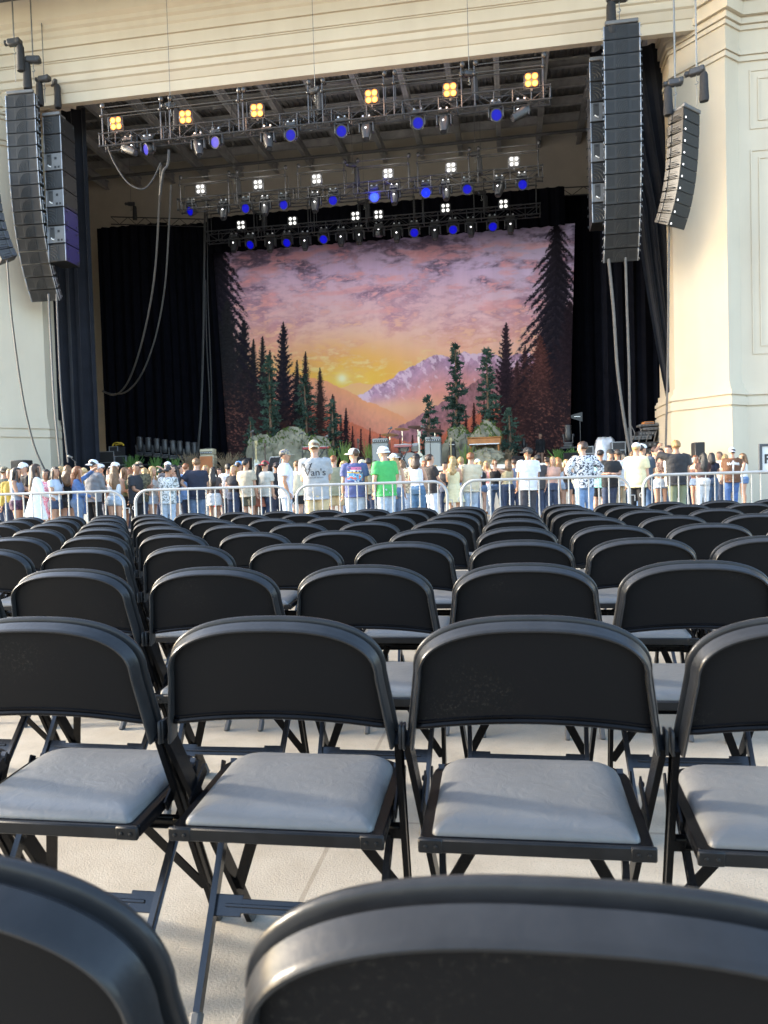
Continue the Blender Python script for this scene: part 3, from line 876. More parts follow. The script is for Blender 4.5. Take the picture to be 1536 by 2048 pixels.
for tr, Y, sc, lst in ((1, T1, 1.08, [(232, 247), (371, 234), (514, 221), (743, 193), (900, 180), (1063, 160)]),
                       (2, T2, 1.06, [(401, 378), (516, 369), (633, 358), (776, 347), (902, 335), (1028, 323)]),
                       (3, T3, 1.06, [(482, 450), (585, 442), (711, 432), (757, 429), (891, 416), (1007, 408)])):
    for i, (px, py) in enumerate(lst):
        if tr == 1: o = amb0 if ua == 0 else copy_tree(amb0); ua += 1
        else: o = wht0 if uw == 0 else copy_tree(wht0); uw += 1
        p = at(px, py, Y-.3); o.location = p; o.scale = (sc,)*3; o.rotation_euler = (R(6), 0, random.uniform(-.06, .06))
        pos = ['leftmost', 'second from the left', 'third from the left', 'third from the right', 'second from the right', 'rightmost'][i]
        tag(o, '%s four lamp block standing on the %s truss, %s' % ('glowing amber' if tr == 1 else 'white', names[tr], pos), 'lamp block', 'four lamp blocks on the trusses')
        if tr == 2:
            ld = bpy.data.lights.new('white_glow', 'POINT'); ld.energy = 9; ld.color = (1, .95, .88); ld.shadow_soft_size = .2
            lo = bpy.data.objects.new('white_glow', ld); COL.objects.link(lo); lo.location = p+Vector((0, -.7, .1))
        if tr == 1:
            ld = bpy.data.lights.new('amber_glow', 'POINT'); ld.energy = 5; ld.color = (1, .5, .18); ld.shadow_soft_size = .2
            lo = bpy.data.objects.new('amber_glow', ld); COL.objects.link(lo); lo.location = p+Vector((0, -.5, 0))
# light given off by the bright blue wash lamps
for px, py, e in ((749, 395, 9), (852, 386, 2)):
    ld = bpy.data.lights.new('blue_glow', 'POINT'); ld.energy = e; ld.color = (.05, .05, 1); ld.shadow_soft_size = .15
    lo = bpy.data.objects.new('blue_glow', ld); COL.objects.link(lo); lo.location = at(px, py, T2)+Vector((0, -.55, 0))
def bluespot(px, py, Y, tgt, e, ang):
    ld = bpy.data.lights.new('blue_beam', 'SPOT'); ld.energy = e; ld.color = (.10, .06, 1); ld.spot_size = R(ang); ld.spot_blend = .3; ld.shadow_soft_size = .1
    lo = bpy.data.objects.new('blue_beam', ld); COL.objects.link(lo); p = at(px, py, Y); lo.location = p+Vector((0, -.5, 0))
    lo.rotation_euler = (p-Vector(tgt)).to_track_quat('Z', 'Y').to_euler()

# ================================================================ chain hoists
CHN = M('chain_steel', (.2, .2, .19), .45, .6)
BAG = M('chain_bag', (.018, .018, .02), .8, var=.3, vs=10)
def hoist(px, py, Y, label, bag=1, ztop=20.27, sc=1., down=None, side=1, wire=.012):
    p = at(px, py, Y)
    root = thing('chain_hoist', label, 'chain hoist', p, random.uniform(-.5, .5), 'chain hoists above trusses and speakers')
    q = MB(); q.cbox((0, 0, 0), (.52*sc, .26*sc, .26*sc), .05); q.cbox((.2*sc, 0, .02), (.16*sc, .30*sc, .20*sc), .03); q.lathe([(0, 0), (.09*sc, 0), (.11*sc, .1), (0, .16)], (-.26*sc, 0, 0), (-1, 0, 0), 10)
    q.build('motor', FIX, root)
    q = MB(); q.tube([(0, 0, .1), (0, 0, ztop-p.z)], wire, 6); q.build('chain', CHN, root)
    q = MB(); q.tube([(0, 0, -.1), (0, 0, -.32*sc), (.05, 0, -.40*sc), (0, 0, -.46*sc), (-.05, 0, -.42*sc)], .018, 6)
    if down: q.tube([(0, 0, -.4*sc), (0, 0, -down)], .014, 6)
    q.build('hook', CHN, root)
    if bag:
        q = MB(); rg = []
        for z, w in ((0, .10), (-.1, .14), (-.5, .15), (-.9, .17), (-1.0, .15)):
            rg.append([Vector((side*.24*sc+w*sc*math.copysign(abs(math.cos(a))**.6, math.cos(a)), w*sc*.8*math.sin(a), z*sc-.1)) for a in [2*PI*i/12 for i in range(12)]])
        q.loft(rg); q.build('chain_bag', BAG, root)
    return root
for tr, Y, l in ((1, T1, [(341, 212, 'left'), (630, 182, 'middle'), (938, 148, 'right')]), (2, T2, [(468, 352, 'left'), (705, 330, 'middle'), (950, 308, 'right')]), (3, T3, [(520, 425, 'left'), (728, 404, 'middle'), (963, 386, 'right')])):
    for px, py, w in l:
        hoist(px, py, Y, 'black chain hoist lifting the %s end of the %s truss' % (w, names[tr]) if w != 'middle' else 'black chain hoist lifting the middle of the %s truss' % names[tr], 1, 20.27 if tr == 1 else 20.6, .8)
hoist(262, 408, 40.4, 'small chain hoist over the left curtain truss', 1, 20.6, .75)

# ================================================================ speaker arrays
SPK = M('speaker_black', (.010, .010, .0105), .55, var=.2, vs=8, bump=.1, bs=150)
GRL = M('speaker_grille', (.027, .027, .026), .6, var=.15, vs=20, bump=.3, bs=220)
GRL2 = M('speaker_grille_dark', (.0055, .0055, .0058), .6, bump=.3, bs=220)
GRLM = M('speaker_grille_mid', (.013, .013, .013), .6, bump=.3, bs=220)
RIM = M('speaker_rim', (.30, .31, .33), .35, .6)
PLATE = M('amp_panel', (.11, .11, .11), .5, var=.1)
WHT = M('white_mark', (.8, .8, .78), .5)
def line_cabinet(w=1.21, h=.462, d=.55):
    root = thing('speaker_cabinet', None, None)
    q = MB(); a, b = w/2, w/2*.78
    q.add([(-a, 0, -h/2), (a, 0, -h/2), (a, 0, h/2), (-a, 0, h/2), (-b, d, -h/2*.86), (b, d, -h/2*.86), (b, d, h/2*.86), (-b, d, h/2*.86)],
          [(0, 1, 2, 3), (5, 4, 7, 6), (4, 0, 3, 7), (1, 5, 6, 2), (3, 2, 6, 7), (4, 5, 1, 0)])
    body = q.mesh('speaker_cabinet', SPK, smooth=False)
    ob = link('speaker_cabinet', body)
    bpy.data.objects.remove(root)
    q = MB()
    for sx in (-1, 1): q.cbox((sx*(a-.02), -.012, 0), (.035, .03, h*.97), .006)
    q.build('edge_rail', RIM, ob)
    for sx in (-1, 1):      # splayed side grilles
        q = MB()
        x0, x1 = sx*.215, sx*(a-.045)
        q.add([(x0, -.004, -h*.46), (x1, -.02, -h*.46), (x1, -.02, h*.46), (x0, -.004, h*.46), (x0+sx*.07, .0, -h*.30), (x1-sx*.05, -.012, -h*.34), (x1-sx*.05, -.012, h*.34), (x0+sx*.07, .0, h*.30)],
              [(0, 1, 5, 4), (1, 2, 6, 5), (2, 3, 7, 6), (3, 0, 4, 7)])
        q.add([(x0+sx*.07, -.003, -h*.30), (x1-sx*.05, -.0095, -h*.34), (x1-sx*.05, -.0095, h*.34), (x0+sx*.07, -.003, h*.30)], [(0, 1, 2, 3)], 1)
        q.build('side_grille', [GRLM, GRL2], ob, smooth=False)
    q = MB(); q.box((0, -.006, 0), (.40, .012, h*.92), m=0)
    for i, r_ in enumerate((.10, .16, .22, .28, .34)):   # waveguide arcs behind the mesh
        pts = []
        for j in range(9):
            t = R(95+85*j/8); pts.append((.17+r_*math.cos(t)*1.05, -.014, -h*.42+r_*1.15*math.sin(t)))
        pts = [p_ for p_ in pts if abs(p_[0]) < .19 and abs(p_[2]) < h*.44]
        if len(pts) > 2: q.tube(pts, .012, 5, m=1)
    q.build('centre_grille', [GRL2, GRL], ob, smooth=False)
    q = MB()
    for sx in (-1, 1):
        for y, z in ((.04, .14), (.04, -.14), (.3, .12), (.3, -.12)):
            xx = sx*(a-(a-b)*y/d); q.tube([(xx, y, z), (xx+sx*.05, y-.01, z), (xx+sx*.05, y-.01, z-.05)], .012, 5)
        q.cbox((sx*(a-.035), .17, 0), (.03, .1, h*.8), .006)
    q.build('rigging_hardware', RIM, ob)
    return ob
cab0 = line_cabinet()
def wire_kids(o): return o
def array(label, P, angles, cab, h, rz=0., group='speaker arrays hanging at the stage', bumper=True, bw=1.1, first_is_proto=False):
    root = thing('speaker_array', label, 'speaker array', P, rz, group)
    y, z = 0., 0.
    for i, a in enumerate(angles):
        a = R(a); c = cab[i] if isinstance(cab, list) else cab
        c = copy_tree(c, root)
        y += math.sin(a)*h/2; z -= math.cos(a)*h/2
        c.location = (0, y, z); c.rotation_euler = (a, 0, 0)
        y += math.sin(a)*h/2; z -= math.cos(a)*h/2
    if bumper:
        q = MB(); q.cbox((0, .0, .07), (bw, .12, .13), .02); q.cbox((0, .45, .07), (bw*.8, .10, .12), .02)
        for sx in (-1, 1): q.cbox((sx*bw*.36, .22, .07), (.08, .4, .1), .02)
        q.build('bumper', PLATE, root)
    return root
ANG = [0, 0, 0, 1, 1, 2, 3, 4, 6, 8, 11, 14, 18, 22, 26, 30]
YA = 27.85
pr = at(1243, 48, YA); pl_ = at(40, 188, YA)
array('tall main speaker array hanging at the right side of the stage', pr, ANG, cab0, .490)
array('tall main speaker array hanging at the left side of the stage', Vector((pl_.x, YA, pl_.z)), ANG, cab0, .490, R(3))
def sub_cabinet(kind, w=.76, h=.69, d=.95):
    q = MB(); q.cbox((0, d/2, 0), (w, d, h*.985), .015); ob = q.build('subwoofer_cabinet' if kind == 'S' else 'amplifier_cabinet', SPK)
    q = MB(); q.box((0, -.008, 0), (w*.95, .012, h*.93), m=0)
    if kind == 'S':
        for r_ in (.12, .22, .32, .42, .52):
            pts = [(-.30+r_*math.cos(R(t)), -.018, -.26+r_*math.sin(R(t))) for t in range(5, 90, 9)]
            pts = [p_ for p_ in pts if p_[0] < .02 and p_[2] < .3]
            if len(pts) > 2: q.tube(pts, .022, 5, m=1)
        q.box((.04, -.018, 0), (.02, .012, h*.9), m=1)
    else:
        q.box((0, -.016, 0), (w*.9, .006, h*.9), m=2)
        q.box((-.17, -.022, .08), (.2, .01, .42), m=1); q.box((.1, -.022, .12), (.09, .01, .09), m=0)
        q.box((.08, -.022, -.22), (.09, .01, .09), m=0); q.box((.22, -.022, -.22), (.08, .01, .08), m=0)
        q.box((-.17, -.03, .22), (.1, .01, .06), m=0); q.tube([(-.22, -.03, -.12), (-.16, -.06, -.18), (-.1, -.03, -.2)], .02, 5, m=3)
    q.build('grille', [GRL2, GRL, PLATE, WHT], ob, smooth=False)
    q = MB()
    for sx in (-1, 1):
        for y in (.12, .8):
            for z in (-.2, .2): q.tube([(sx*w/2, y, z), (sx*(w/2+.05), y, z), (sx*(w/2+.05), y, z-.07)], .014, 5)
    q.build('rigging_hardware', FIX2, ob)
    q = MB()
    for sx in (-1, 1): q.cbox((sx*(w/2-.02), -.02, 0), (.03, .03, h*.97), .006)
    q.build('edge_rail', RIM, ob)
    return ob
sS, sP = sub_cabinet('S'), sub_cabinet('P')
ks = [sS, sS, sP, sS, sP, sS, sP, sS]
ps = at(103, 232, 28.3)
array('straight stack of subwoofers hanging beside the left main array', ps, [0]*8, ks, .70, 0, bw=.75)
array('straight stack of subwoofers half hidden behind the right main array', Vector((pr.x-.62, 28.7, at(1195, 122, 28.7).z)), [0]*8, ks, .70, 0, bw=.75)
def small_cabinet(w=.95, h=.345, d=.6):
    q = MB(); a, b = w/2, w/2*.8
    q.add([(-a, 0, -h/2), (a, 0, -h/2), (a, 0, h/2), (-a, 0, h/2), (-b, d, -h/2*.8), (b, d, -h/2*.8), (b, d, h/2*.8), (-b, d, h/2*.8)],
          [(0, 1, 2, 3), (5, 4, 7, 6), (4, 0, 3, 7), (1, 5, 6, 2), (3, 2, 6, 7), (4, 5, 1, 0)])
    ob = q.build('speaker_cabinet', M('outfill_black', (.016, .016, .017), .5, bump=.1, bs=150), smooth=False)
    q = MB(); q.cbox((0, -.008, 0), (w*.98, .012, h*.94), .004); q.build('front_grille', GRL2, ob)
    q = MB(); q.ball((-a*.72, -.016, -h*.28), (.03, .008, .03), 8, 5); q.build('badge', EM('white_badge_glow', (1, 1, 1), .6), ob)  # white logo dot, its brightness put in as a glow
    q = MB()
    for sx in (-1, 1):
        q.cbox((sx*(a*.92), .2, .02), (.05, .34, .06), .01); q.tube([(sx*a*.95, .10, -.1), (sx*(a+.06), .12, -.1), (sx*(a+.03), .42, -.1), (sx*a*.84, .44, -.1)], .016, 5)
        q.cbox((sx*(a*.86), .45, 0), (.05, .06, h*.85), .01)
    q.build('rigging_hardware', FIX2, ob)
    return ob
c1 = small_cabinet()
AO = [2, 3, 4, 5, 7, 9, 12, 15, 19, 23]
po = at(1383, 222, 26.6)
array('curved outfill speaker array in front of the right pier', po, AO, c1, .36, R(47), bw=.95)
po2 = Vector((2*CX-po.x, 26.6, po.z))
po2 = at(-44, 330, 26.6)
array('curved outfill speaker array cut off by the left edge', po2, AO, c1, .36, R(-47), bw=.95)
for o in (cab0, sS, sP, c1):
    for ch in list(o.children): bpy.data.objects.remove(ch)
    bpy.data.objects.remove(o)
# hoists of the arrays
hoist(1350, 165, 26.6, 'left chain hoist of the outfill array by the right pier', 1, 20.27, .9, 1.0, -1, .03)
hoist(1393, 143, 26.6, 'right chain hoist of the outfill array by the right pier', 1, 20.27, .9, 1.1, 1, .03)
hoist(1238, -5, YA+.1, 'chain hoist directly above the right main array', 1, 20.27, 1.1, .9, -1, .03)
hoist(28, 85, YA, 'uppermost chain hoist above the left main array', 1, 20.27, 1., 1.5, 1, .03)
hoist(66, 120, YA+.2, 'chain hoist with a black bag just above the left main array', 1, 20.27, 1., .9, -1, .03)
hoist(88, 158, 28.4, 'left chain hoist above the left subwoofer stack', 1, 20.27, .9, .9, -1, .02)
hoist(108, 168, 28.9, 'right chain hoist above the left subwoofer stack', 1, 20.27, .9, 1.0, 1, .02)
bluespot(749, 395, T2, at(126, 485, 28.9), 600, 10)

# ================================================================ hanging cables
CAB = M('cable_grey', (.03, .03, .03), .6, var=.2, vs=6)
CABL = M('cable_light', (.085, .08, .075), .6, var=.2, vs=6)
def smooth_pts(P, n=5):
    out = []
    for i in range(len(P)-1):
        p0, p1, p2, p3 = P[max(i-1, 0)], P[i], P[i+1], P[min(i+2, len(P)-1)]
        for j in range(n):
            t = j/n
            out.append(.5*((2*p1)+(p2-p0)*t+(2*p0-5*p1+4*p2-p3)*t*t+(3*p1-p0-3*p2+p3)*t*t*t))
    return out+[P[-1]]
def cable(label, pts, r, mat=CAB, name='cable', group=None):
    P = [at(*p) for p in pts]; c = P[0]
    q = MB(); q.tube(smooth_pts([p-c for p in P]), r, 6)
    o = q.build(name, mat); o.location = c
    return tag(o, label, 'cable', group)
cable('left of the two thick cables running down from the right main array', [(1217, 518, 29), (1227, 620, 29), (1235, 740, 29), (1250, 850, 29), (1262, 915, 29)], .055, CABL)
cable('right of the two thick cables running down from the right main array', [(1251, 515, 29), (1254, 620, 29), (1258, 740, 29), (1260, 850, 29), (1266, 915, 29)], .045, CABL)
cable('left of the two cables running down from the left main array', [(97, 588, 28.5), (102, 690, 28.3), (108, 800, 28), (120, 930, 27.8)], .04, CABL)
cable('right of the two cables running down from the left main array', [(113, 588, 28.5), (117, 690, 28.3), (123, 800, 28), (136, 925, 27.8)], .035, CABL)
cable('thin cable hanging down the face of the left pier', [(14, 520, 26.8), (24, 640, 27), (45, 790, 27.2), (68, 890, 27.3), (90, 940, 27.3)], .035, CAB)
cable('outer of the two looped cables swinging from the front truss to the left', [(322, 330, 27.6), (318, 420, 29), (308, 560, 31), (285, 680, 33), (258, 760, 35), (232, 789, 36.5), (205, 783, 38)], .042, CABL)
cable('inner of the two looped cables swinging from the middle truss to the left', [(342, 370, 32), (338, 450, 33), (330, 570, 34), (312, 670, 35), (285, 745, 36), (255, 782, 37), (225, 788, 37.5), (206, 782, 38)], .042, CABL)
cable('cable slung from the left end of the front truss', [(214, 290, 27.4), (228, 325, 27.5), (255, 365, 27.6), (285, 378, 27.6), (305, 360, 27.6), (322, 325, 27.5)], .03, CAB)
cable('leftmost of three cables dropping along the narrow rear curtain', [(410, 420, 38.8), (408, 560, 38.8), (406, 700, 38.6), (402, 820, 38.4), (396, 900, 38.2)], .06, CAB)
cable('middle of three cables dropping along the narrow rear curtain', [(411, 560, 38.9), (413, 680, 38.9), (419, 790, 38.8), (421, 895, 38.6)], .03, CAB)
cable('rightmost of three cables dropping along the narrow rear curtain', [(414, 425, 39.2), (416, 600, 39.2), (423, 780, 39), (422, 900, 38.8)], .03, CAB)
cable('long grey cable with pale connectors dropping from the right outfill array', [(1338, 438, 27.2), (1337, 560, 27.4), (1336, 700, 27.6), (1333, 830, 27.8), (1331, 905, 28)], .035, CABL)
cable('cable bundle hanging from the left hoist of the front truss', [(338, 300, 27.5), (335, 330, 27.5), (326, 345, 27.5), (320, 390, 27.8)], .05, CAB)
# ================================================================ painted backdrop (a printed cloth)
YB = 41.0
def vnoise(x, y, seed):
    xi, yi = np.floor(x).astype(np.int64), np.floor(y).astype(np.int64)
    xf, yf = x-xi, y-yi
    u, v = xf*xf*(3-2*xf), yf*yf*(3-2*yf)
    def h(a, b):
        n = (a*374761393 + b*668265263 + seed*974711) & 0x7fffffff
        n = ((n ^ (n >> 13))*1274126177) & 0x7fffffff
        return ((n ^ (n >> 16)) & 0xffff)/65535.
    return (h(xi, yi)*(1-u)+h(xi+1, yi)*u)*(1-v) + (h(xi, yi+1)*(1-u)+h(xi+1, yi+1)*u)*v
def fbm(x, y, seed, o=5, g=.5):
    s, a, t = 0, 1., 0.
    for i in range(o):
        s = s+a*vnoise(x*2**i, y*2**i, seed+i*17); t += a; a *= g; x, y = x*.82-y*.57, x*.57+y*.82
    return s/t
def lerp(a, b, t): return a+(b-a)*t[..., None]
def ss(a, b, x):
    t = np.clip((x-a)/(b-a), 0, 1); return t*t*(3-2*t)
C = lambda *c: np.array(c, float)
def paint(px, py):
    """colours (sRGB 0-255) of the print at design coordinates px 420..1150, py 450..940"""
    warp = fbm(px/60, py/40, 3, 4)-.5
    x, y = px, py
    # sky
    t = ss(470, 770, y)
    col = np.zeros(px.shape+(3,))
    stops = [(455, C(116, 106, 136)), (540, C(146, 120, 142)), (600, C(200, 156, 160)), (660, C(232, 180, 166)), (710, C(244, 178, 142)), (745, C(252, 180, 110)), (790, C(250, 170, 110)), (960, C(220, 140, 100))]
    ys = [s_[0] for s_ in stops]
    for k in range(3): col[..., k] = np.interp(y, ys, [s_[1][k] for s_ in stops])
    col = lerp(col, np.broadcast_to(C(170, 156, 178), col.shape), ss(850, 1130, x)*(1-ss(560, 740, y))*.55)
    d = np.hypot((x-690)*.62, (y-757)*1.25)
    col = lerp(col, np.broadcast_to(C(255, 186, 52), col.shape), np.exp(-(d/78)**2)*.9)
    col = lerp(col, np.broadcast_to(C(255, 208, 90), col.shape), np.exp(-(d/36)**2))
    # clouds: streaks that fan out from the sun
    ang = (x-690)/(np.abs(y-800)+60)
    cu, cv = ang*2.2+.15*warp, np.log(np.maximum(820-y, 5))*4.2
    n1 = fbm(x/62+warp*1.2, y/22+warp*2+x/240, 21, 6, .6); n2 = fbm(x/17+warp, y/7+x/110, 41, 5, .62); n3 = fbm(x/130, y/55, 77, 4)
    cl = ss(.40, .61, n1*.55+n3*.3+n2*.15+.16*(n2-.5))
    dark = np.zeros_like(col); 
    ys2 = [455, 560, 640, 700, 760]; cs = [C(90, 82, 106), C(110, 88, 108), C(176, 124, 132), C(226, 146, 118), C(250, 180, 100)]
    for k in range(3): dark[..., k] = np.interp(y, ys2, [c[k] for c in cs])
    col = lerp(col, dark*.80, cl*(1-.5*ss(640, 760, y)))
    lit = ss(.44, .74, n2)*ss(.32, .66, n1)*ss(460, 560, y)
    pink = np.zeros_like(col)
    for k in range(3): pink[..., k] = np.interp(y, [455, 600, 690, 760], [c[k] for c in (C(214, 136, 150), C(240, 170, 165), C(255, 205, 150), C(255, 225, 130))])
    col = lerp(col, pink, lit*.85)
    hi = ss(.56, .74, fbm(x/60+3, y/16+x/150, 90, 5))*ss(470, 500, y)*(1-ss(600, 660, y))
    col = lerp(col, np.broadcast_to(C(230, 146, 140), col.shape), hi*.38)
    # sun
    col = lerp(col, np.broadcast_to(C(255, 240, 190), col.shape), np.exp(-(np.hypot(x-684, y-757)/10)**2))
    # far mountains
    rn = (fbm(x/16, x*0, 5, 5, .6)-.5)
    def ridge(pts, amp): return np.interp(x, [p[0] for p in pts], [p[1] for p in pts]) + rn*amp
    r0 = ridge([(640, 775), (690, 772), (720, 764), (748, 768), (780, 758), (1200, 740)], 8)
    m0 = ss(0, 2, y-r0)
    col = lerp(col, lerp(np.broadcast_to(C(236, 168, 120), col.shape), np.broadcast_to(C(246, 190, 130), col.shape), ss(760, 800, y)), m0*.85)
    r1 = ridge([(700, 800), (740, 776), (765, 766), (795, 748), (821, 735), (838, 728), (852, 719), (866, 712), (880, 709), (896, 712), (908, 718), (920, 707), (930, 703), (946, 707), (974, 703), (1000, 716), (1040, 708), (1200, 700)], 14)
    m1 = ss(0, 1.5, y-r1)
    dep = (y-r1)
    rock = fbm(x/11+y/16, y/13-x/40, 9, 5, .6)
    mc = lerp(np.broadcast_to(C(116, 86, 100), col.shape), np.broadcast_to(C(192, 122, 108), col.shape), ss(10, 85, dep))
    mc = mc*(.78+.5*rock[..., None])
    snow = ss(.50, .60, fbm(x/9-y/12, y/18+x/30, 31, 5, .62)-dep/300)*ss(62, 8, dep) if False else ss(.47, .58, fbm(x/9-y/12, y/18+x/30, 31, 5, .62)-np.maximum(dep-6, 0)/240)
    mc = lerp(mc, np.broadcast_to(C(206, 178, 184), col.shape), snow*.55)
    mc = lerp(mc, np.broadcast_to(C(246, 165, 115), col.shape), ss(60, 125, dep+(820-x)*.12)*.8)
    col = lerp(col, mc, m1)
    # mist in the valley
    mist = np.exp(-((y-818+(x-790)*.06)/16)**2)*np.exp(-((x-790)/110)**2)
    col = lerp(col, np.broadcast_to(C(252, 190, 140), col.shape), mist*.75)
    # left warm slope, right dark slope
    tn = fbm(x/5, y/7, 61, 3)
    r2 = ridge([(560, 745), (645, 758), (690, 778), (730, 800), (790, 824), (830, 850), (1200, 900)], 5)+4*(tn-.5)
    m2 = ss(0, 2, y-r2)
    c2 = lerp(np.broadcast_to(C(212, 138, 104), col.shape), np.broadcast_to(C(160, 92, 76), col.shape), ss(0, 95, y-r2))*(.82+.36*tn[..., None])
    c2 = lerp(c2, np.broadcast_to(C(244, 160, 100), col.shape), np.exp(-((y-r2)/14)**2)*.5)
    col = lerp(col, c2, m2)
    r3 = ridge([(560, 960), (780, 862), (830, 836), (880, 806), (930, 775), (966, 752), (1010, 740), (1200, 700)], 6)+6*(tn-.5)
    m3 = ss(0, 2, y-r3)
    c3 = lerp(np.broadcast_to(C(112, 74, 76), col.shape), np.broadcast_to(C(172, 96, 72), col.shape), ss(20, 120, y-r3))*(.78+.42*tn[..., None])
    col = lerp(col, c3, m3)
    r4 = ridge([(600, 800), (700, 842), (760, 866), (820, 884), (900, 862), (960, 822), (1050, 800)], 4)+9*(fbm(x/3.2, y/9, 71, 3)-.5)
    m4 = ss(0, 3, y-r4)
    c4 = lerp(np.broadcast_to(C(172, 88, 62), col.shape), np.broadcast_to(C(120, 58, 46), col.shape), ss(0, 60, y-r4))*(.75+.5*fbm(x/3, y/5, 72, 3)[..., None])
    col = lerp(col, c4, m4)
    # conifers
    def tree(xc, yt, yb, W, top, bot, seed, per=13., lean=0.):
        nonlocal col
        u = np.clip((y-yt)/(yb-yt), 0, 1.2)
        dx = x-xc-lean*(y-yt); ad = np.abs(dx); sd = (dx > 0)*7.
        g = fbm(dx/3.4, (y-ad*.35)/2.4, seed+5, 3, .65)
        pr = per*.52*(.7+.5*u)
        lay = (y-ad*.34+5.5*(g-.5)+sd*.8)/pr
        fl = np.floor(lay); fr = lay-fl
        rnd_ = vnoise(fl*1.37+.5, sd+.5+0*fl, seed)
        ln = np.maximum(W*1.18*u**.64*(.45+.70*rnd_), .8)
        e = ad/ln
        m = ss(.20, -.20, np.abs(fr-.5)-.5*(1.12-.78*np.clip(e, 0, 1.4)))*ss(1.08, .92, e+.25*(g-.5))
        m = np.maximum(m, ss(.62, .40, e+.5*(g-.5))*.92)*(y > yt)*(y < yb+20)
        m = np.maximum(m, (ad < 1.1+1.4*u)*(y > yt)*1.)
        tc = lerp(np.broadcast_to(np.array(top, float), col.shape), np.broadcast_to(np.array(bot, float), col.shape), ss(.5, 1., u+.5*(fbm(x/9, y/6, seed+9, 4)-.5)))
        tc = tc*(.70+.6*g[..., None])
        col = lerp(col, tc, np.clip(m, 0, 1))
    K, Kb = (36, 34, 36), (78, 50, 40)
    for i, (xc, yt, W) in enumerate([(668, 792, 12), (682, 830, 9), (705, 852, 8), (722, 858, 7), (740, 856, 6), (760, 868, 6), (850, 860, 8), (880, 850, 8), (905, 838, 10), (932, 822, 11), (948, 805, 12), (968, 800, 14), (986, 815, 11), (1004, 800, 15), (775, 872, 6), (800, 876, 6), (825, 870, 7)]):
        tree(xc, yt, 930, W, (62, 36, 34), (72, 38, 34), 200+i, 7.)
    tree(692, 816, 930, 15, (40, 30, 32), (52, 34, 32), 31, 8)
    tree(665, 788, 930, 20, (44, 32, 32), (80, 44, 34), 32, 9)
    tree(640, 735, 930, 27, (50, 36, 34), (96, 50, 36), 33, 10)
    tree(611, 703, 930, 30, (42, 32, 34), (86, 46, 36), 34, 10)
    tree(594, 720, 930, 26, K, Kb, 35, 10)
    tree(525, 672, 930, 30, K, Kb, 36, 11); tree(507, 678, 930, 30, K, (96, 52, 38), 37, 11); tree(540, 700, 930, 28, K, Kb, 38, 10)
    tree(567, 643, 930, 42, (30, 27, 34), (78, 44, 36), 39, 12)
    tree(488, 640, 940, 50, K, (100, 54, 40), 40, 14)
    tree(432, 452, 960, 116, (30, 27, 36), (64, 42, 40), 41, 14, .02); tree(455, 600, 950, 66, K, (92, 50, 40), 42, 16)
    tree(1012, 645, 930, 44, (44, 32, 38), (92, 48, 38), 43, 12); tree(1034, 720, 930, 34, (60, 38, 38), (104, 54, 38), 44, 11)
    tree(1050, 690, 940, 36, (66, 40, 38), (112, 58, 40), 45, 12)
    tree(1112, 440, 960, 112, (32, 28, 36), (98, 52, 40), 46, 14); tree(1080, 670, 950, 66, (72, 42, 38), (122, 64, 44), 47, 14); tree(1140, 600, 950, 70, (40, 30, 36), (104, 56, 42), 48, 16)
    # dark undergrowth with reddish twigs at both sides
    side = np.maximum(ss(560, 470, x), ss(1000, 1075, x))*ss(700, 860, y)
    ug = fbm(x/4.5-y/9, y/3.2, 88, 5, .7)
    col = lerp(col, np.broadcast_to(C(44, 34, 38), col.shape), side*.75)
    col = lerp(col, np.broadcast_to(C(134, 78, 58), col.shape), side*ss(.46, .76, ug)*.6)
    low = ss(880, 930, y)
    col = lerp(col, np.broadcast_to(C(52, 36, 34), col.shape), low*.6)
    weave = .97+.06*vnoise(x/2.2, y*0+.5, 4)
    return np.clip(col*weave[..., None], 0, 255)
tl, tr_, bl_, br_ = at(420, 499, YB), at(1150, 453, YB), at(455, 930, YB), at(1139, 930, YB)
zb = STG+.02
NU, NV = 620, 430
u, v = np.meshgrid(np.linspace(0, 1, NU+1), np.linspace(0, 1, NV+1))
ztop = (tl.z+tr_.z)/2
xl, xr = tl.x+(bl_.x-tl.x)*(1-v)**.9, tr_.x+(br_.x-tr_.x)*(1-v)
gx = xl+(xr-xl)*u; gz = zb+(ztop-zb)*v
gy = YB+.035*np.sin(gx*2.1+.5*np.sin(gz*.8))+.02*np.sin(gx*5.3+gz*.25)
q = [gx-0, gy-0, gz-EYE]
ax = lambda A: q[0]*A.x+q[1]*A.y+q[2]*A.z
dz = ax(CF); PX, PY = 768+F_PX*ax(CR)/dz, 1024-F_PX*ax(CU)/dz
rgb = paint(PX, PY)/255.
lin = np.where(rgb <= .04045, rgb/12.92, ((rgb+.055)/1.055)**2.4)
mx3 = lin.max(-1, keepdims=True); gn = 1.15+2.9*ss(.012, .22, mx3); lin = lin*(.95*(1-np.exp(-mx3*gn/.95))/np.maximum(mx3, 1e-5)); gr_ = lin.mean(-1, keepdims=True); lin = gr_+(lin-gr_)*.95
cx_, cz_ = (xl.mean()+xr.mean())/2, zb
co = np.stack([gx-cx_, gy-YB, gz-cz_], -1).reshape(-1, 3)
n1 = NU+1
ii, jj = np.meshgrid(np.arange(NU), np.arange(NV)); a = (jj*n1+ii).ravel()
faces = np.stack([a, a+1, a+n1+1, a+n1], 1)
me = bpy.data.meshes.new('painted_backdrop')
me.vertices.add(len(co)); me.vertices.foreach_set('co', co.ravel().astype(np.float32))
me.loops.add(faces.size); me.loops.foreach_set('vertex_index', faces.ravel().astype(np.int32))
me.polygons.add(len(faces)); me.polygons.foreach_set('loop_start', np.arange(0, faces.size, 4, dtype=np.int32))
me.update(calc_edges=True); me.validate()
ca = me.color_attributes.new('print', 'FLOAT_COLOR', 'POINT')
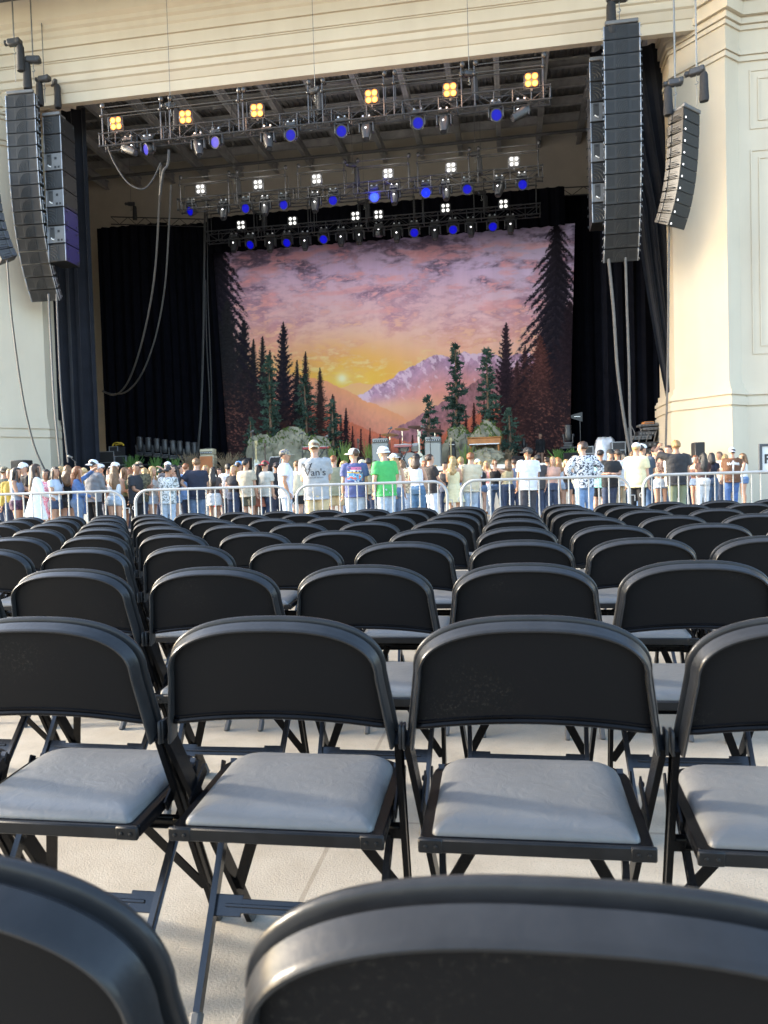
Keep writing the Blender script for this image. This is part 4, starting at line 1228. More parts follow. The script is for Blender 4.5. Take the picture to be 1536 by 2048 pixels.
ca.data.foreach_set('color', np.concatenate([lin.reshape(-1, 3), np.ones((len(co), 1))], 1).ravel().astype(np.float32))
me.polygons.foreach_set('use_smooth', [True]*len(me.polygons))
pm = M('printed_cloth', (.5, .5, .5), .9); nt, b, L = nodes_of(pm)
vc = nt.nodes.new('ShaderNodeVertexColor'); vc.layer_name = 'print'; L.new(vc.outputs['Color'], b.inputs['Base Color']); b.inputs['Specular IOR Level'].default_value = .1
me.materials.append(pm)
bk = link('painted_backdrop', me); bk.location = (cx_, YB, cz_)
so_ = bk.modifiers.new('Thickness', 'SOLIDIFY'); so_.thickness = .006; so_.offset = 1
tag(bk, 'huge printed cloth backdrop of a mountain valley at sunset with dark conifers', 'backdrop')

# ================================================================ stage scenery
def P2(px, Y, z=STG):
    """point at height z on the plane Y seen in the column px"""
    a, b_ = at(px, 900, Y), at(px, 960, Y)
    t = (z-a.z)/(b_.z-a.z) if abs(b_.z-a.z) > 1e-6 else 0
    p = a+(b_-a)*t
    return Vector((p.x, Y, z))
BARK = M('bark', (.20, .115, .07), .9, var=.3, vs=6, bump=.4, bs=30)
NEED = M('needles', (.045, .085, .06), .85, var=.45, vs=1.5, rnd=.2)
def blade(q, a, b, w, n, m=0):
    a, b = Vector(a), Vector(b); d = b-a; s_ = d.cross(n)
    if s_.length < 1e-6: s_ = d.orthogonal()
    s_ = s_.normalized()*w
    q.add([a-s_*.6, a+s_*.6, a+d*.55+s_, b, a+d*.55-s_], [(0, 1, 2, 3, 4)], m)
def pine(px, ytop, Y, label, base=.35, wid=1.0, dens=1.):
    p = P2(px, Y); top = at(px, ytop, Y).z; H = top-STG
    root = thing('stage_pine', label, 'tree', p, random.uniform(0, 6), 'artificial pine trees on the stage')
    q = MB(); q.tube([(0, 0, 0), (.02, 0, H*.5), (0, .02, H*.97)], [.10, .07, .02], 8); q.build('trunk', BARK, root)
    q = MB(); rnd = random.Random(int(px*7+ytop))
    n = int(62*H/5*dens)
    for i in range(n):
        t = base+(1-base)*(i/n); z = H*t
        L = wid*(.16+.9*(1-t)**.8)*(1 if rnd.random() > .2 else .6)*rnd.uniform(.6, 1.15)*min(1, .55+2.2*(t-base))
        a = rnd.uniform(0, 2*PI); dr = Vector((math.cos(a), math.sin(a), rnd.uniform(-.25, .25)))
        tip = Vector((0, 0, z))+dr*L
        q.tube([(0, 0, z), tip], [.018, .006], 4)
        k = max(5, int(L*22))
        for j in range(k):
            s_ = .2+.8*j/k; c = Vector((0, 0, z))+dr*L*s_
            for e in range(4):
                nd = Vector((rnd.uniform(-1, 1), rnd.uniform(-1, 1), rnd.uniform(-.7, .8))).normalized()
                nd = (nd+dr*.7).normalized()
                blade(q, c, c+nd*rnd.uniform(.10, .24), .028, Vector((rnd.uniform(-1, 1), rnd.uniform(-1, 1), rnd.uniform(-1, 1))))
    for e in range(16):
        nd = Vector((rnd.uniform(-.5, .5), rnd.uniform(-.5, .5), 1)).normalized(); blade(q, (0, 0, H*.95), Vector((0, 0, H*.95))+nd*.3, .03, Vector((1, 0, 0)))
    q.build('crown', NEED, root, smooth=False)
pine(545, 712, 38.2, 'tall artificial pine with bare trunk above the left rocks', .34, 1.15)
pine(615, 752, 38.4, 'artificial pine behind the right end of the left rocks', .28, 1.1)
pine(668, 800, 38.6, 'short bushy artificial pine right of the left rocks', .12, 1.05)
pine(505, 838, 37.6, 'small artificial pine at the left foot of the left rocks', .1, .95)
pine(861, 792, 38.6, 'lone artificial pine behind the grey amplifier in mid stage', .15, 1.1)
pine(916, 686, 38.4, 'tallest thin artificial pine standing on the right rocks', .30, .9, 1.25)
pine(979, 698, 38.5, 'tall full artificial pine behind the wooden organ', .28, 1.05, 1.15)
pine(1021, 820, 37.4, 'small dark artificial pine right of the wooden organ', .06, .9, 1.2)
ROCK = M('stage_rock', (.27, .245, .17), .9, var=.4, vs=1.2, bump=.8, bs=5)
MOSS = M('moss', (.10, .14, .03), .95, var=.4, vs=4)
def rock(px0, px1, ytop, Y, label, seed, dep=1.6, mossy=True):
    a, b_ = P2(px0, Y), P2(px1, Y); w = b_.x-a.x; h = at((px0+px1)/2, ytop, Y).z-STG
    root = thing('stage_rock', label, 'rock', ((a.x+b_.x)/2, Y, STG), 0, 'artificial rocks on the stage')
    q = MB(); n, k = 64, 26; rings = []
    rnd = np.random.default_rng(seed)
    for j in range(k+1):
        t = j/k; ring = []
        for i in range(n):
            an = 2*PI*i/n
            r_ = math.cos(t*PI/2)**.55 if t < 1 else .02
            nx = vnoise(np.array(an*1.6+seed), np.array(t*5.+seed), seed); n2 = vnoise(np.array(an*4.5+seed), np.array(t*12.), seed+3)
            n3 = abs(float(fbm(np.array(math.cos(an)*4.+seed), np.array(math.sin(an)*4.+t*7), seed+5, 4))-.5)*2
            r_ *= .66+.4*float(nx)+.10*float(n2)+.34*n3
            hz = h*(math.sin(t*PI/2)**.9)*(.8+.3*float(vnoise(np.array(math.cos(an)*2+seed), np.array(math.sin(an)*2.), seed+8))*t+ .06*float(n2))
            ring.append((w/2*r_*math.cos(an), dep/2*r_*math.sin(an), hz))
        rings.append(ring)
    q.loft(rings); q.build('boulder', ROCK, root, angle=28)
    if mossy:
        m_ = MB(); rr = random.Random(seed)
        for i in range(170):
            ring = rings[rr.randrange(k//2, k)]; p = Vector(ring[rr.randrange(n)])
            if p.x < -w*.1 and rr.random() < .5: continue
            for e in range(3): blade(m_, p, p+Vector((rr.uniform(-.1, .1), rr.uniform(-.12, .05), rr.uniform(-.12, .16))), .03, Vector((rr.random(), 1, 0)))
        m_.build('moss', MOSS, root, smooth=False)
rock(488, 566, 872, 37.2, 'pale artificial rock forming the low left end of the left rock pile', 3)
rock(522, 640, 862, 37.6, 'big grey artificial rock below the tall pine on the left', 8, 1.9)
rock(600, 668, 876, 37.4, 'mossy artificial rock at the right end of the left pile', 12)
rock(884, 960, 858, 37.8, 'mossy artificial rock under the tallest pine on the right', 17)
rock(930, 1008, 850, 37.3, 'artificial rock with hanging moss behind the wooden organ', 23, 1.8)
rock(935, 1015, 898, 35.0, 'low pale artificial rock on the stage edge in front of the organ', 29, 1.4, False)
# grasses
DRY = M('dry_grass', (.24, .17, .10), .9, var=.3, vs=5); GRN = M('green_reed', (.17, .24, .05), .8, var=.3, vs=5); FERN = M('fern_green', (.08, .17, .035), .8, var=.3, vs=5)
def tuft(px, ytop, Y, label, mat, name, sp, n, w=.012, cat='grass tuft', zb_=STG):
    p = P2(px, Y, zb_); h = at(px, ytop, Y).z-zb_
    q = MB(); rr = random.Random(int(px+ytop))
    for i in range(n):
        a = rr.uniform(0, 2*PI); s_ = rr.uniform(0, sp); hh = h*rr.uniform(.55, 1)
        b0 = Vector((rr.uniform(-.1, .1)*sp*2, rr.uniform(-.1, .1), 0)); tip = Vector((math.cos(a)*s_, math.sin(a)*s_, hh))
        mid = b0.lerp(tip, .55)+Vector((0, 0, h*.1))
        q.tube([b0, mid, tip], [w, w*.9, w*.25], 4)
    o = q.build(name, mat, smooth=False); o.location = p
    tag(o, label, cat, 'grasses and reeds on the stage')
tuft(382, 903, 34.5, 'dry brown grass tuft left of the cream amplifier head', DRY, 'grass_tuft', .75, 120)
tuft(458, 903, 34.5, 'wide dry brown grass tuft between amplifier head and left rocks', DRY, 'grass_tuft', .9, 140)
tuft(1013, 896, 35.2, 'dry brown grass tuft at the right end of the low pale rock', DRY, 'grass_tuft', .6, 110)
tuft(689, 878, 35.2, 'tall green reeds right of the standing guitars', GRN, 'reed_clump', .45, 40, .02, 'reeds')
tuft(740, 880, 35.3, 'tall green reeds left of the grey bass cabinet', GRN, 'reed_clump', .4, 36, .02, 'reeds')
tuft(933, 885, 35.2, 'green reeds left of the wooden organ', GRN, 'reed_clump', .5, 40, .02, 'reeds')
tuft(957, 892, 35.0, 'bright yellow green reeds under the wooden organ', GRN, 'reed_clump', .7, 40, .022, 'reeds')
tuft(668, 888, 34.9, 'green reeds beside the small keyboard', GRN, 'reed_clump', .35, 30, .02, 'reeds')
tuft(268, 908, 33.5, 'leafy green fern at the left stage edge', FERN, 'fern', .55, 70, .022, 'fern')
tuft(314, 911, 33.6, 'small green fern below the row of floor lamps', FERN, 'fern', .45, 60, .02, 'fern')
tuft(350, 914, 33.7, 'low green fern under the last floor lamps', FERN, 'fern', .45, 50, .02, 'fern')
tuft(1118, 897, 33.6, 'green fern beside the floor lamp on the right', FERN, 'fern', .6, 80, .02, 'fern')
tuft(1150, 892, 33.9, 'pale green fern behind the floor lamp on the right', FERN, 'fern', .55, 60, .02, 'fern')

# ---------------------------------------------------------------- lamps standing on the stage
def floor_spot(px, ytop, ybase, Y, label):
    zb0 = at(px, ybase, Y).z; p = P2(px, Y, zb0)
    root = thing('floor_lamp', label, 'stage light', (p.x, Y, zb0), random.uniform(-.3, .3), 'moving lamps standing on the stage')
    ht = at(px, ytop, Y).z-zb0
    sc = ht/1.2
    q = MB(); q.cbox((0, 0, .08*sc), (.5*sc, .4*sc, .16*sc), .03); q.build('base', FIX2, root)
    q = MB(); q.cbox((0, 0, .22*sc), (.46*sc, .16*sc, .12*sc), .03)
    for sx in (-1, 1): q.cbox((sx*.24*sc, 0, .46*sc), (.07*sc, .18*sc, .5*sc), .03); q.lathe([(0, 0), (.1*sc, 0), (.09*sc, .03), (0, .035)], (sx*.27*sc, 0, .62*sc), (sx, 0, 0), 12)
    q.build('yoke', FIX, root)
    rg = []
    for z, w, h in ((.34, .12, .12), (.40, .17, .16), (.62, .185, .18), (.90, .175, .165), (1.02, .155, .155), (1.03, .175, .175), (1.18, .175, .175), (1.2, .15, .15)):
        rg.append([Vector((w*sc*math.copysign(abs(math.cos(a))**.7, math.cos(a)), h*sc*math.copysign(abs(math.sin(a))**.7, math.sin(a)), z*sc)) for a in [2*PI*i/16+.1 for i in range(16)]])
    q = MB(); q.loft(rg); hd = q.build('head', FIX2, root)
    q = MB(); q.lathe([(0, .0), (.14*sc, 0), (.1*sc, .03*sc), (0, .04*sc)], (0, 0, 1.195*sc), (0, 0, 1), 14); q.build('lens', GLS, hd)
fx = [(281, 874, 'leftmost'), (298, 875, 'second from the left'), (315, 877, 'third from the left'), (331, 879, 'fourth from the left'), (347, 881, 'fourth from the right'), (361, 882, 'third from the right'), (377, 884, 'second from the right'), (390, 885, 'rightmost')]
for px, yt, w in fx: floor_spot(px, yt, yt+38, 35.5, 'dark floor lamp in the row of eight at stage left, %s' % w)
floor_spot(1137, 850, 894, 34.5, 'big upright floor lamp right of the person on stage')
floor_spot(1048, 877, 903, 38.0, 'small black floor lamp left of the person on stage')
def riser(px0, px1, yt0, yt1, Y, label, dep=1.):
    a, b_ = at(px0, yt0, Y), at(px1, yt1, Y); z = min(a.z, b_.z)-.01
    root = thing('stage_riser', label, 'riser', ((a.x+b_.x)/2, Y, STG))
    q = MB(); q.cbox((0, 0, z-STG-.04), (b_.x-a.x, dep, .08), .01); q.build('deck', WOODK, root)
    q = MB(); q.box((0, -dep/2+.03, (z-STG-.08)/2), (b_.x-a.x-.05, .02, z-STG-.08)); q.build('skirt', VEL, root)
riser(268, 402, 913, 924, 35.5, 'black riser carrying the row of eight floor lamps at stage left')
riser(1120, 1156, 894, 893, 34.5, 'small black riser under the big floor lamp on the right')
riser(1038, 1058, 903, 903, 38.0, 'small black riser under the black floor lamp left of the person on stage')
def road_case(px0, px1, ytop, Y, label, mat, dep=.7, lid=True, z0=STG, name='road_case', cat='road case'):
    a, b_ = P2(px0, Y), P2(px1, Y); w = b_.x-a.x; h = at((px0+px1)/2, ytop, Y).z-z0
    root = thing(name, label, cat, ((a.x+b_.x)/2, Y, z0))
    q = MB(); q.cbox((0, 0, h*.5), (w, dep, h), .02); q.build('case_body', mat, root)
    q = MB()
    for z in (.03, h*.62, h-.02): q.cbox((0, -dep/2-.008, z), (w*1.0, .016, .035), .005)
    for sx in (-1, 1): q.cbox((sx*(w/2-.02), -dep/2-.010, h/2), (.04, .016, h), .005)
    q.build('metal_edge', RIM if mat is not FIX2 else PLATE, root)
    q = MB(); q.tube([(-.1, -dep/2-.02, h*.4), (-.1, -dep/2-.06, h*.4), (.1, -dep/2-.06, h*.4), (.1, -dep/2-.02, h*.4)], .012, 5); q.build('handle', CHN, root)
CASE = M('case_black', (.02, .02, .022), .5, var=.2, vs=5)
road_case(207, 238, 903, 34, 'black road case at the far left of the stage', CASE)
road_case(238, 262, 912, 33.8, 'low black equipment case left of the first fern', CASE)
road_case(228, 246, 893, 34.6, 'black case with a yellow cable on top at stage left', CASE)
q = MB(); q.tube(smooth_pts([Vector((-.28, 0, 0)), Vector((-.2, 0, .12)), Vector((0, -.05, .15)), Vector((.2, 0, .12)), Vector((.28, 0, .02)), Vector((.1, .1, .08)), Vector((-.2, .1, .06))]), .035, 6)
o = q.build('yellow_cable', M('yellow_rubber', (.5, .33, .03), .5)); o.location = at(236, 892, 34.4); tag(o, 'coiled yellow cable lying on a black case at stage left', 'cable')
# ---------------------------------------------------------------- band equipment
TOLEX = M('grey_tolex', (.27, .27, .245), .8, var=.15, vs=6, bump=.2, bs=90); CREAM = M('cream_tolex', (.50, .43, .29), .8, var=.12, vs=6); ORG = M('orange_wood', (.40, .155, .04), .55, var=.25, vs=3)
def amp(px0, px1, ytop, ysplit, Y, label, mat, grille, z0=STG):
    a, b_ = P2(px0, Y), P2(px1, Y); w = b_.x-a.x; pxm = (px0+px1)/2; zt, zs = at(pxm, ytop, Y).z-z0, at(pxm, ysplit, Y).z-z0
    root = thing('guitar_amplifier', label, 'amplifier', ((a.x+b_.x)/2, Y, z0))
    q = MB(); q.cbox((0, 0, zs/2), (w, .5, zs-.02), .03); cb = q.build('speaker_cabinet', mat, root)
    q = MB(); q.cbox((0, -.26, zs/2), (w*.9, .03, zs*.88), .01); q.build('grille_cloth', grille, cb)
    q = MB(); q.cbox((0, 0, (zs+zt)/2), (w*.96, .42, zt-zs), .03); hd = q.build('amplifier_head', mat, root)
    q = MB(); q.cbox((0, -.22, zs+(zt-zs)*.38), (w*.86, .02, (zt-zs)*.4), .006); q.build('control_panel', FIX, hd)
    q = MB()
    for i in range(7): q.lathe([(.022, 0), (.018, .03), (0, .03)], (-w*.36+i*w*.12, -.23, zs+(zt-zs)*.38), (0, -1, 0), 8)
    q.build('knob_row', WHT, hd)
    q = MB(); q.tube([(-.12, 0, zt), (-.1, 0, zt+.04), (.1, 0, zt+.04), (.12, 0, zt)], .015, 5); q.build('handle', FIX, hd)
amp(852, 884, 874, 885, 34.6, 'tall light grey amplifier stack right of the drum kit', TOLEX, M('grey_grille', (.33, .33, .30), .9, bump=.3, bs=120))
amp(747, 779, 877, 886, 35.0, 'light grey bass amplifier stack left of the drum kit', TOLEX, M('grey_grille', (.33, .33, .30), .9))
amp(404, 432, 898, 910, 34.8, 'cream coloured amplifier with orange front at stage left', CREAM, M('orange_cloth', (.45, .16, .06), .9))
amp(900, 912, 884, 893, 36, 'small black amplifier behind the right end of the drum kit', CASE, FIX2)
# organ
p = P2(966, 36.0); zt = at(966, 876, 36).z-STG; w = at(1004, 900, 36).x-at(935, 900, 36).x
og = thing('wooden_organ', 'orange brown wooden organ on thin legs in front of the right rocks', 'organ', (p.x+.1, 36, STG))
q = MB(); q.cbox((0, 0, zt-.18), (w*.96, .8, .32), .03); cb = q.build('case', ORG, og)
q = MB(); q.cbox((0, -.02, zt), (w, .84, .05), .015); q.build('lid', ORG, og)
q = MB(); q.cbox((0, -.42, zt-.3), (w*.86, .12, .05), .01); q.build('key_bed', WHT, cb)
for sx in (-1, 1):
    for sy in (-1, 1):
        q = MB(); q.tube([(sx*w*.42, sy*.32, 0), (sx*w*.40, sy*.30, zt-.33)], [.03, .05], 6); q.build('leg', ORG, og)
# drum kit
SHELL = M('drum_shell', (.5, .47, .40), .35, var=.1); HEAD = M('drum_head', (.55, .54, .5), .6); CHR = M('chrome', (.7, .7, .7), .15, 1.); CYM = M('cymbal_bronze', (.30, .21, .08), .3, .8); DCYM = M('dark_cymbal', (.05, .04, .025), .4, .6)
dk = thing('drum_kit', 'drum kit with pale shells and dark cymbals in the middle of the stage', 'drum kit', P2(822, 35.6))
RS = .42
def drum(name, c, r, L, axis):
    q = MB(); q.lathe([(r*.98, -L/2), (r, -L/2), (r, L/2), (r*.98, L/2)], c, axis, 24); s_ = q.build(name, SHELL, dk)
    for e in (-1, 1):
        q = MB(); q.lathe([(0, 0), (r*1.02, 0), (r*1.02, .03), (0, .03)], Vector(c)+Vector(axis).normalized()*(e*L/2-.015), axis, 24); q.build('drum_head', HEAD, s_)
zc = lambda py: at(822, py, 35.6).z-STG
drum('bass_drum', (.0, 0, .45), .42, .45, (0, 1, 0)); drum('rack_tom', (-.25, -.05, 1.12), .2, .22, (.1, -.4, 1)); drum('rack_tom', (.25, -.05, 1.12), .2, .24, (-.1, -.4, 1))
drum('floor_tom', (.85, .1, .5), .28, .42, (0, 0, 1)); drum('snare_drum', (-.7, .2, .78), .22, .16, (.1, -.1, 1))
for i, (x, y, z, r_, mt) in enumerate([(-.95, .1, 1.75, .42, CYM), (.35, .2, 2.05, .48, DCYM), (1.15, .0, 1.85, .45, DCYM), (-.4, .3, 2.0, .36, CYM)]):
    q = MB(); q.lathe([(0, .05), (.08, .045), (r_, -.01), (r_, -.016), (0, .03)], (x, y, z), (.1, -.25, 1), 20); cy = q.build('cymbal', mt, dk)
    q = MB(); q.tube([(x, y, 0), (x, y, z)], .018, 6)
    for a in (0, 2.1, 4.2): q.tube([(x, y, .35), (x+.35*math.cos(a), y+.35*math.sin(a), 0)], .014, 5)
    q.build('cymbal_stand', CHR, dk)
# keyboards on stands
def keys(px0, px1, py, Y, label, colr, z0=STG):
    a, b_ = P2(px0, Y), P2(px1, Y); w = b_.x-a.x; h = at((px0+px1)/2, py, Y).z-z0
    root = thing('keyboard', label, 'keyboard', ((a.x+b_.x)/2, Y, z0))
    q = MB(); q.cbox((0, 0, h), (w, .35, .12), .02); bd = q.build('case', colr, root)
    q = MB(); q.cbox((0, -.13, h+.062), (w*.92, .14, .02), .004); q.build('keys', WHT, bd)
    q = MB(); q.bar((-w*.35, 0, 0), (w*.3, 0, h-.06), .05, .03, (0, 1, 0)); q.bar((w*.35, .02, 0), (-w*.3, .02, h-.06), .05, .03, (0, 1, 0)); q.build('stand', FIX, root)
RED = M('red_lacquer', (.30, .02, .03), .3)
keys(607, 662, 896, 35.4, 'red edged keyboard on a stand behind the man in the grey tee', RED)
keys(790, 826, 892, 35.0, 'pink topped keyboard on a stand left of the drums', M('pinkish', (.4, .14, .13), .4))
# guitars on stands
def guitar(px, ytop, Y, label, body, neck, ang=0.):
    p = P2(px, Y); h = at(px, ytop, Y).z-STG
    root = thing('electric_guitar', label, 'guitar', p, ang, 'guitars standing on the stage')
    sc = h/1.15
    rg = []
    for t in range(24):
        a = 2*PI*t/24; r_ = .17+.035*math.cos(2*a)+.02*math.cos(3*a+.5)
        rg.append((r_*math.sin(a)*sc, r_*1.15*math.cos(a)*sc))
    q = MB(); q.loft([[(x, y0, z+.32*sc) for x, z in rg] for y0 in (-.03, .03)]); bd = q.build('body', body, root)
    q = MB(); q.cbox((0, -.035, .33*sc), (.12*sc, .012, .2*sc), .01); q.build('pickguard', WHT, bd)
    q = MB(); q.cbox((0, -.02, .78*sc), (.05*sc, .03, .62*sc), .008); nk = q.build('neck', neck, root)
    q = MB(); q.cbox((.01*sc, -.02, 1.12*sc), (.09*sc, .03, .16*sc), .012); q.build('headstock', neck, nk)
    q = MB(); q.tube([(-.2*sc, .1, 0), (0, .08, .35*sc), (.2*sc, .1, 0)], .015, 5); q.tube([(0, .08, .35*sc), (0, .3, 0)], .015, 5); q.build('stand', FIX, root)
SUNB = M('sunburst', (.45, .14, .02), .25, var=.3, vs=3); MAPLE = M('maple', (.55, .42, .2), .45); WHG = M('ivory_lacquer', (.6, .56, .42), .3); DKW = M('dark_wood', (.06, .035, .02), .4)
guitar(532, 889, 34.6, 'sunburst guitar with dark neck in front of the left rocks', SUNB, DKW)
guitar(514, 884, 34.7, 'pale guitar with maple neck left of the sunburst guitar', WHG, MAPLE)
guitar(840, 866, 34.4, 'ivory bass guitar standing upright left of the tall grey amplifier', WHG, WHG)
guitar(718, 880, 34.8, 'red brown guitar beside the tall reeds', M('cherry', (.25, .04, .02), .3), DKW)
guitar(903, 878, 35.6, 'guitar with yellow maple neck right of the tall grey amplifier', SUNB, MAPLE)
# microphones on stands
def mic(px, ytop, Y, label, lean=0., boom=0.):
    p = P2(px, Y); h = at(px, ytop, Y).z-STG
    root = thing('microphone_stand', label, 'microphone stand', p, 0, 'microphone stands on the stage')
    q = MB(); q.tube([(0, 0, 0), (0, 0, h*.75)], .02, 6); q.lathe([(.18, 0), (.18, .03), (.03, .05)], n=12)
    tip = Vector((lean, 0, h)); q.tube([(-lean*.2, 0, h*.70), tip], .016, 6); q.build('stand', FIX, root)
    q = MB(); q.ball(tip, (.055, .055, .06), 8, 6); q.tube([tip, tip+Vector((-.15*math.copysign(1, lean or 1), 0, -.05))], .03, 6); q.build('microphone', CHN, root)
mic(772, 856, 34.9, 'microphone stand leaning right over the bass amplifier', .3); mic(862, 852, 33.2, 'slanted microphone stand in front of the tall grey amplifier', -.35)
mic(152, 912, 27.6, 'black microphone stand in front of the dark left curtain', -.25); mic(508, 862, 34.3, 'microphone stand beside the pale guitar', .02)
mic(606, 866, 34.5, 'microphone stand with white tipped microphone above the left rocks', .03); mic(655, 872, 34.3, 'microphone stand left of the tall green reeds', .05); mic(935, 868, 34.6, 'microphone stand left of the organ', -.08)
# wedges, boxes and the small speakers on the stage edge
def wedge(px0, px1, ytop, Y, label, mat=SPK, z0=STG):
    a, b_ = P2(px0, Y, z0), P2(px1, Y, z0); w = b_.x-a.x; h = at((px0+px1)/2, ytop, Y).z-z0
    root = thing('monitor_wedge', label, 'monitor speaker', ((a.x+b_.x)/2, Y, z0), 0, 'low monitor speakers along the stage')
    q = MB(); pr_ = [(-.3, 0), (.3, 0), (.3, h), (.1, h), (-.3, h*.35)]
    q.loft([[(x, y, z) for y, z in pr_] for x in (-w/2, w/2)]); q.build('cabinet', mat, root, smooth=False)
    q = MB(); n = Vector((0, -.65*h, .4)).normalized(); q.add([Vector((sx*w*.46, y, z))+n*.006 for sx, y, z in ((-1, -.28, h*.40), (1, -.28, h*.40), (1, .08, h*.96), (-1, .08, h*.96))], [(0, 1, 2, 3)]); q.build('grille', GRL2, root)
wedge(540, 562, 913, 30, 'white fronted monitor wedge behind the man in the white polo', M('white_plastic', (.45, .45, .43), .5)); wedge(1024, 1058, 912, 30, 'wide low grey monitor wedge behind the man in the plain white tee', FIX2)
wedge(1128, 1158, 905, 32.5, 'rounded grey lamp box below the big floor lamp', FIX2); wedge(478, 500, 916, 30.5, 'low black monitor wedge near the left rocks'); wedge(700, 726, 914, 30.5, 'low black monitor wedge in front of the reeds')
def box_speaker(px0, px1, ytop, Y, zlow, label):
    a, b_ = P2(px0, Y, zlow), P2(px1, Y, zlow); w = b_.x-a.x; h = at((px0+px1)/2, ytop, Y).z-zlow
    root = thing('box_speaker', label, 'loudspeaker', ((a.x+b_.x)/2, Y, zlow), 0, 'loudspeakers beside the piers')
    q = MB(); q.cbox((0, .3, h/2), (w, .6, h), .02); q.build('cabinet', CASE, root)
    q = MB(); q.cbox((0, -.01, h/2), (w*.92, .02, h*.94), .008); q.build('grille', GRL2, root)
box_speaker(1391, 1411, 884, 27.3, 1.0, 'black loudspeaker standing in front of the right pier')
box_speaker(24, 50, 920, 27.0, 1.0, 'black loudspeaker standing in front of the left pier')
# antennas on stands
def antenna(px, ytop, Y, label, rz):
    p = P2(px, Y); h = at(px, ytop, Y).z-STG
    root = thing('antenna_stand', label, 'antenna', p, 0, 'paddle antennas at stage right')
    q = MB(); q.tube([(0, 0, 0), (0, 0, h-.2)], .022, 6)
    for a in (0, 2.1, 4.2): q.tube([(0, 0, .5), (.35*math.cos(a), .35*math.sin(a), 0)], .018, 5)
    q.build('stand', FIX, root)
    q = MB(); s_ = rz; w = .26
    q.loft([[(s_*-.38, y, h-.25), (s_*-.38, y, h-.12), (s_*.1, y, h), (s_*.1, y, h-.42)] for y in (-.02, .02)]); q.build('paddle', FIX2, root)
    q = MB(); q.cbox((s_*-.12, -.03, h-.19), (.26, .012, .03), .004); q.build('white_stripe', WHT, root)
antenna(1162, 824, 34.8, 'paddle antenna with white stripe on a thin stand left of the right curtain', 1)
antenna(1256, 812, 34.2, 'paddle antenna between the two thick hanging cables', 1)
antenna(1293, 782, 35.2, 'highest dark paddle antenna above the equipment rack', 1)
# draped case and equipment rack at stage right
TARP = M('silver_tarp', (.52, .52, .52), .35, .3, var=.15, vs=3, bump=.6, bs=4)
a, b_ = P2(1182, 33.5), P2(1240, 33.5); w = b_.x-a.x; h = at(1210, 874, 33.5).z-STG
q = MB(); rings = []
for j, t in enumerate((0, .25, .6, .9, 1.0, 1.02)):
    ring = []
    for i in range(36):
        an = 2*PI*i/36
        r_ = (1-.42*t) if t < 1 else (.3 if t > 1.01 else .5)
        fold = 1+.10*math.sin(an*7+t*2)*(1-t*.6)
        ring.append((w/2*r_*fold*math.copysign(abs(math.cos(an))**.7, math.cos(an)), .5*r_*fold*math.copysign(abs(math.sin(an))**.7, math.sin(an)), h*min(t, 1)-.03*abs(math.sin(an*3.5))))
    rings.append(ring)
q.loft(rings); o = q.build('silver_cover', TARP, angle=60); o.location = ((a.x+b_.x)/2, 33.5, STG); tag(o, 'silver cloth cover draped over equipment at stage right', 'cover')
rk = thing('equipment_rack', 'crowded black equipment rack with pale shelves beside the right pier', 'equipment rack', P2(1288, 32.6))
w = at(1322, 900, 32.6).x-at(1252, 900, 32.6).x
zz = lambda py: at(1288, py, 32.6).z-STG
q = MB()
for sx in (-1, 1):
    for y in (-.35, .35): q.cbox((sx*w*.46, y, zz(855)/2), (.06, .06, zz(855)), .01)
q.build('frame', FIX, rk)
for py, ww, ox, dm, mt in ((852, .55, .1, .09, PLATE), (859, .62, .25, .10, PLATE), (876, .62, -.12, .16, PLATE), (890, .8, .0, .22, CASE), (868, .5, .05, .2, CASE), (905, .8, .0, .3, CASE), (847, .28, .12, .1, ORG)):
    q = MB(); q.cbox((ox*w, -.05, zz(py)), (ww*w, .7, dm), .015); sh = q.build('rack_unit', mt, rk)
    q = MB()
    for i in range(5): q.cbox((ox*w-ww*w*.35+i*ww*w*.17, -.41, zz(py)), (.08, .015, dm*.4), .005)
    q.build('front_buttons', FIX if mt is PLATE else PLATE, sh)
q = MB()
for i in range(4):
    q.tube(smooth_pts([Vector((-w*.4+i*.25*w, -.3, zz(850+4*i))), Vector((-w*.3+i*.2*w, -.42, zz(868))), Vector((-w*.42+i*.22*w, -.4, zz(885)))]), .022, 5)
q.build('patch_cables', CABL, rk)
road_case(1165, 1186, 893, 33.8, 'black case left of the silver cover', CASE); road_case(1222, 1250, 884, 33.0, 'black rack case with pale fittings right of the silver cover', CASE)

# ---------------------------------------------------------------- sign at the right edge
sgp = at(1519, 985, 11.6)
sg = thing('framed_sign', 'white framed sign with a bold black letter F cut off by the right edge', 'sign', (sgp.x, 11.6, 0), R(6))
zt, zl = at(1519, 888, 11.6).z, at(1519, 948, 11.6).z
W_ = .62; zm = (zt+zl)/2; hh = zt-zl
FRM = M('sign_frame', (.035, .04, .05), .5)
q = MB()
for c, d in (((W_/2, 0, zl+.018), (W_, .04, .036)), ((W_/2, 0, zt-.018), (W_, .04, .036)), ((.018, 0, zm), (.036, .04, hh-.072)), ((W_-.018, 0, zm), (.036, .04, hh-.072))): q.box(c, d)
q.build('frame', FRM, sg, smooth=False)
q = MB(); q.box((W_/2, .006, zm), (W_-.072, .012, hh-.072)); q.build('panel', M('sign_white', (.55, .55, .54), .5), sg, smooth=False)
q = MB(); lx, lz, lh, lw, tk = .075, zm-.065, .13, .085, .028
q.box((lx+tk/2, -.004, lz+lh/2), (tk, .006, lh)); q.box((lx+tk+(lw-tk)/2, -.004, lz+lh-tk/2), (lw-tk, .006, tk)); q.box((lx+tk+(lw-tk)*.4, -.004, lz+lh*.5), ((lw-tk)*.8, .006, tk*.9))
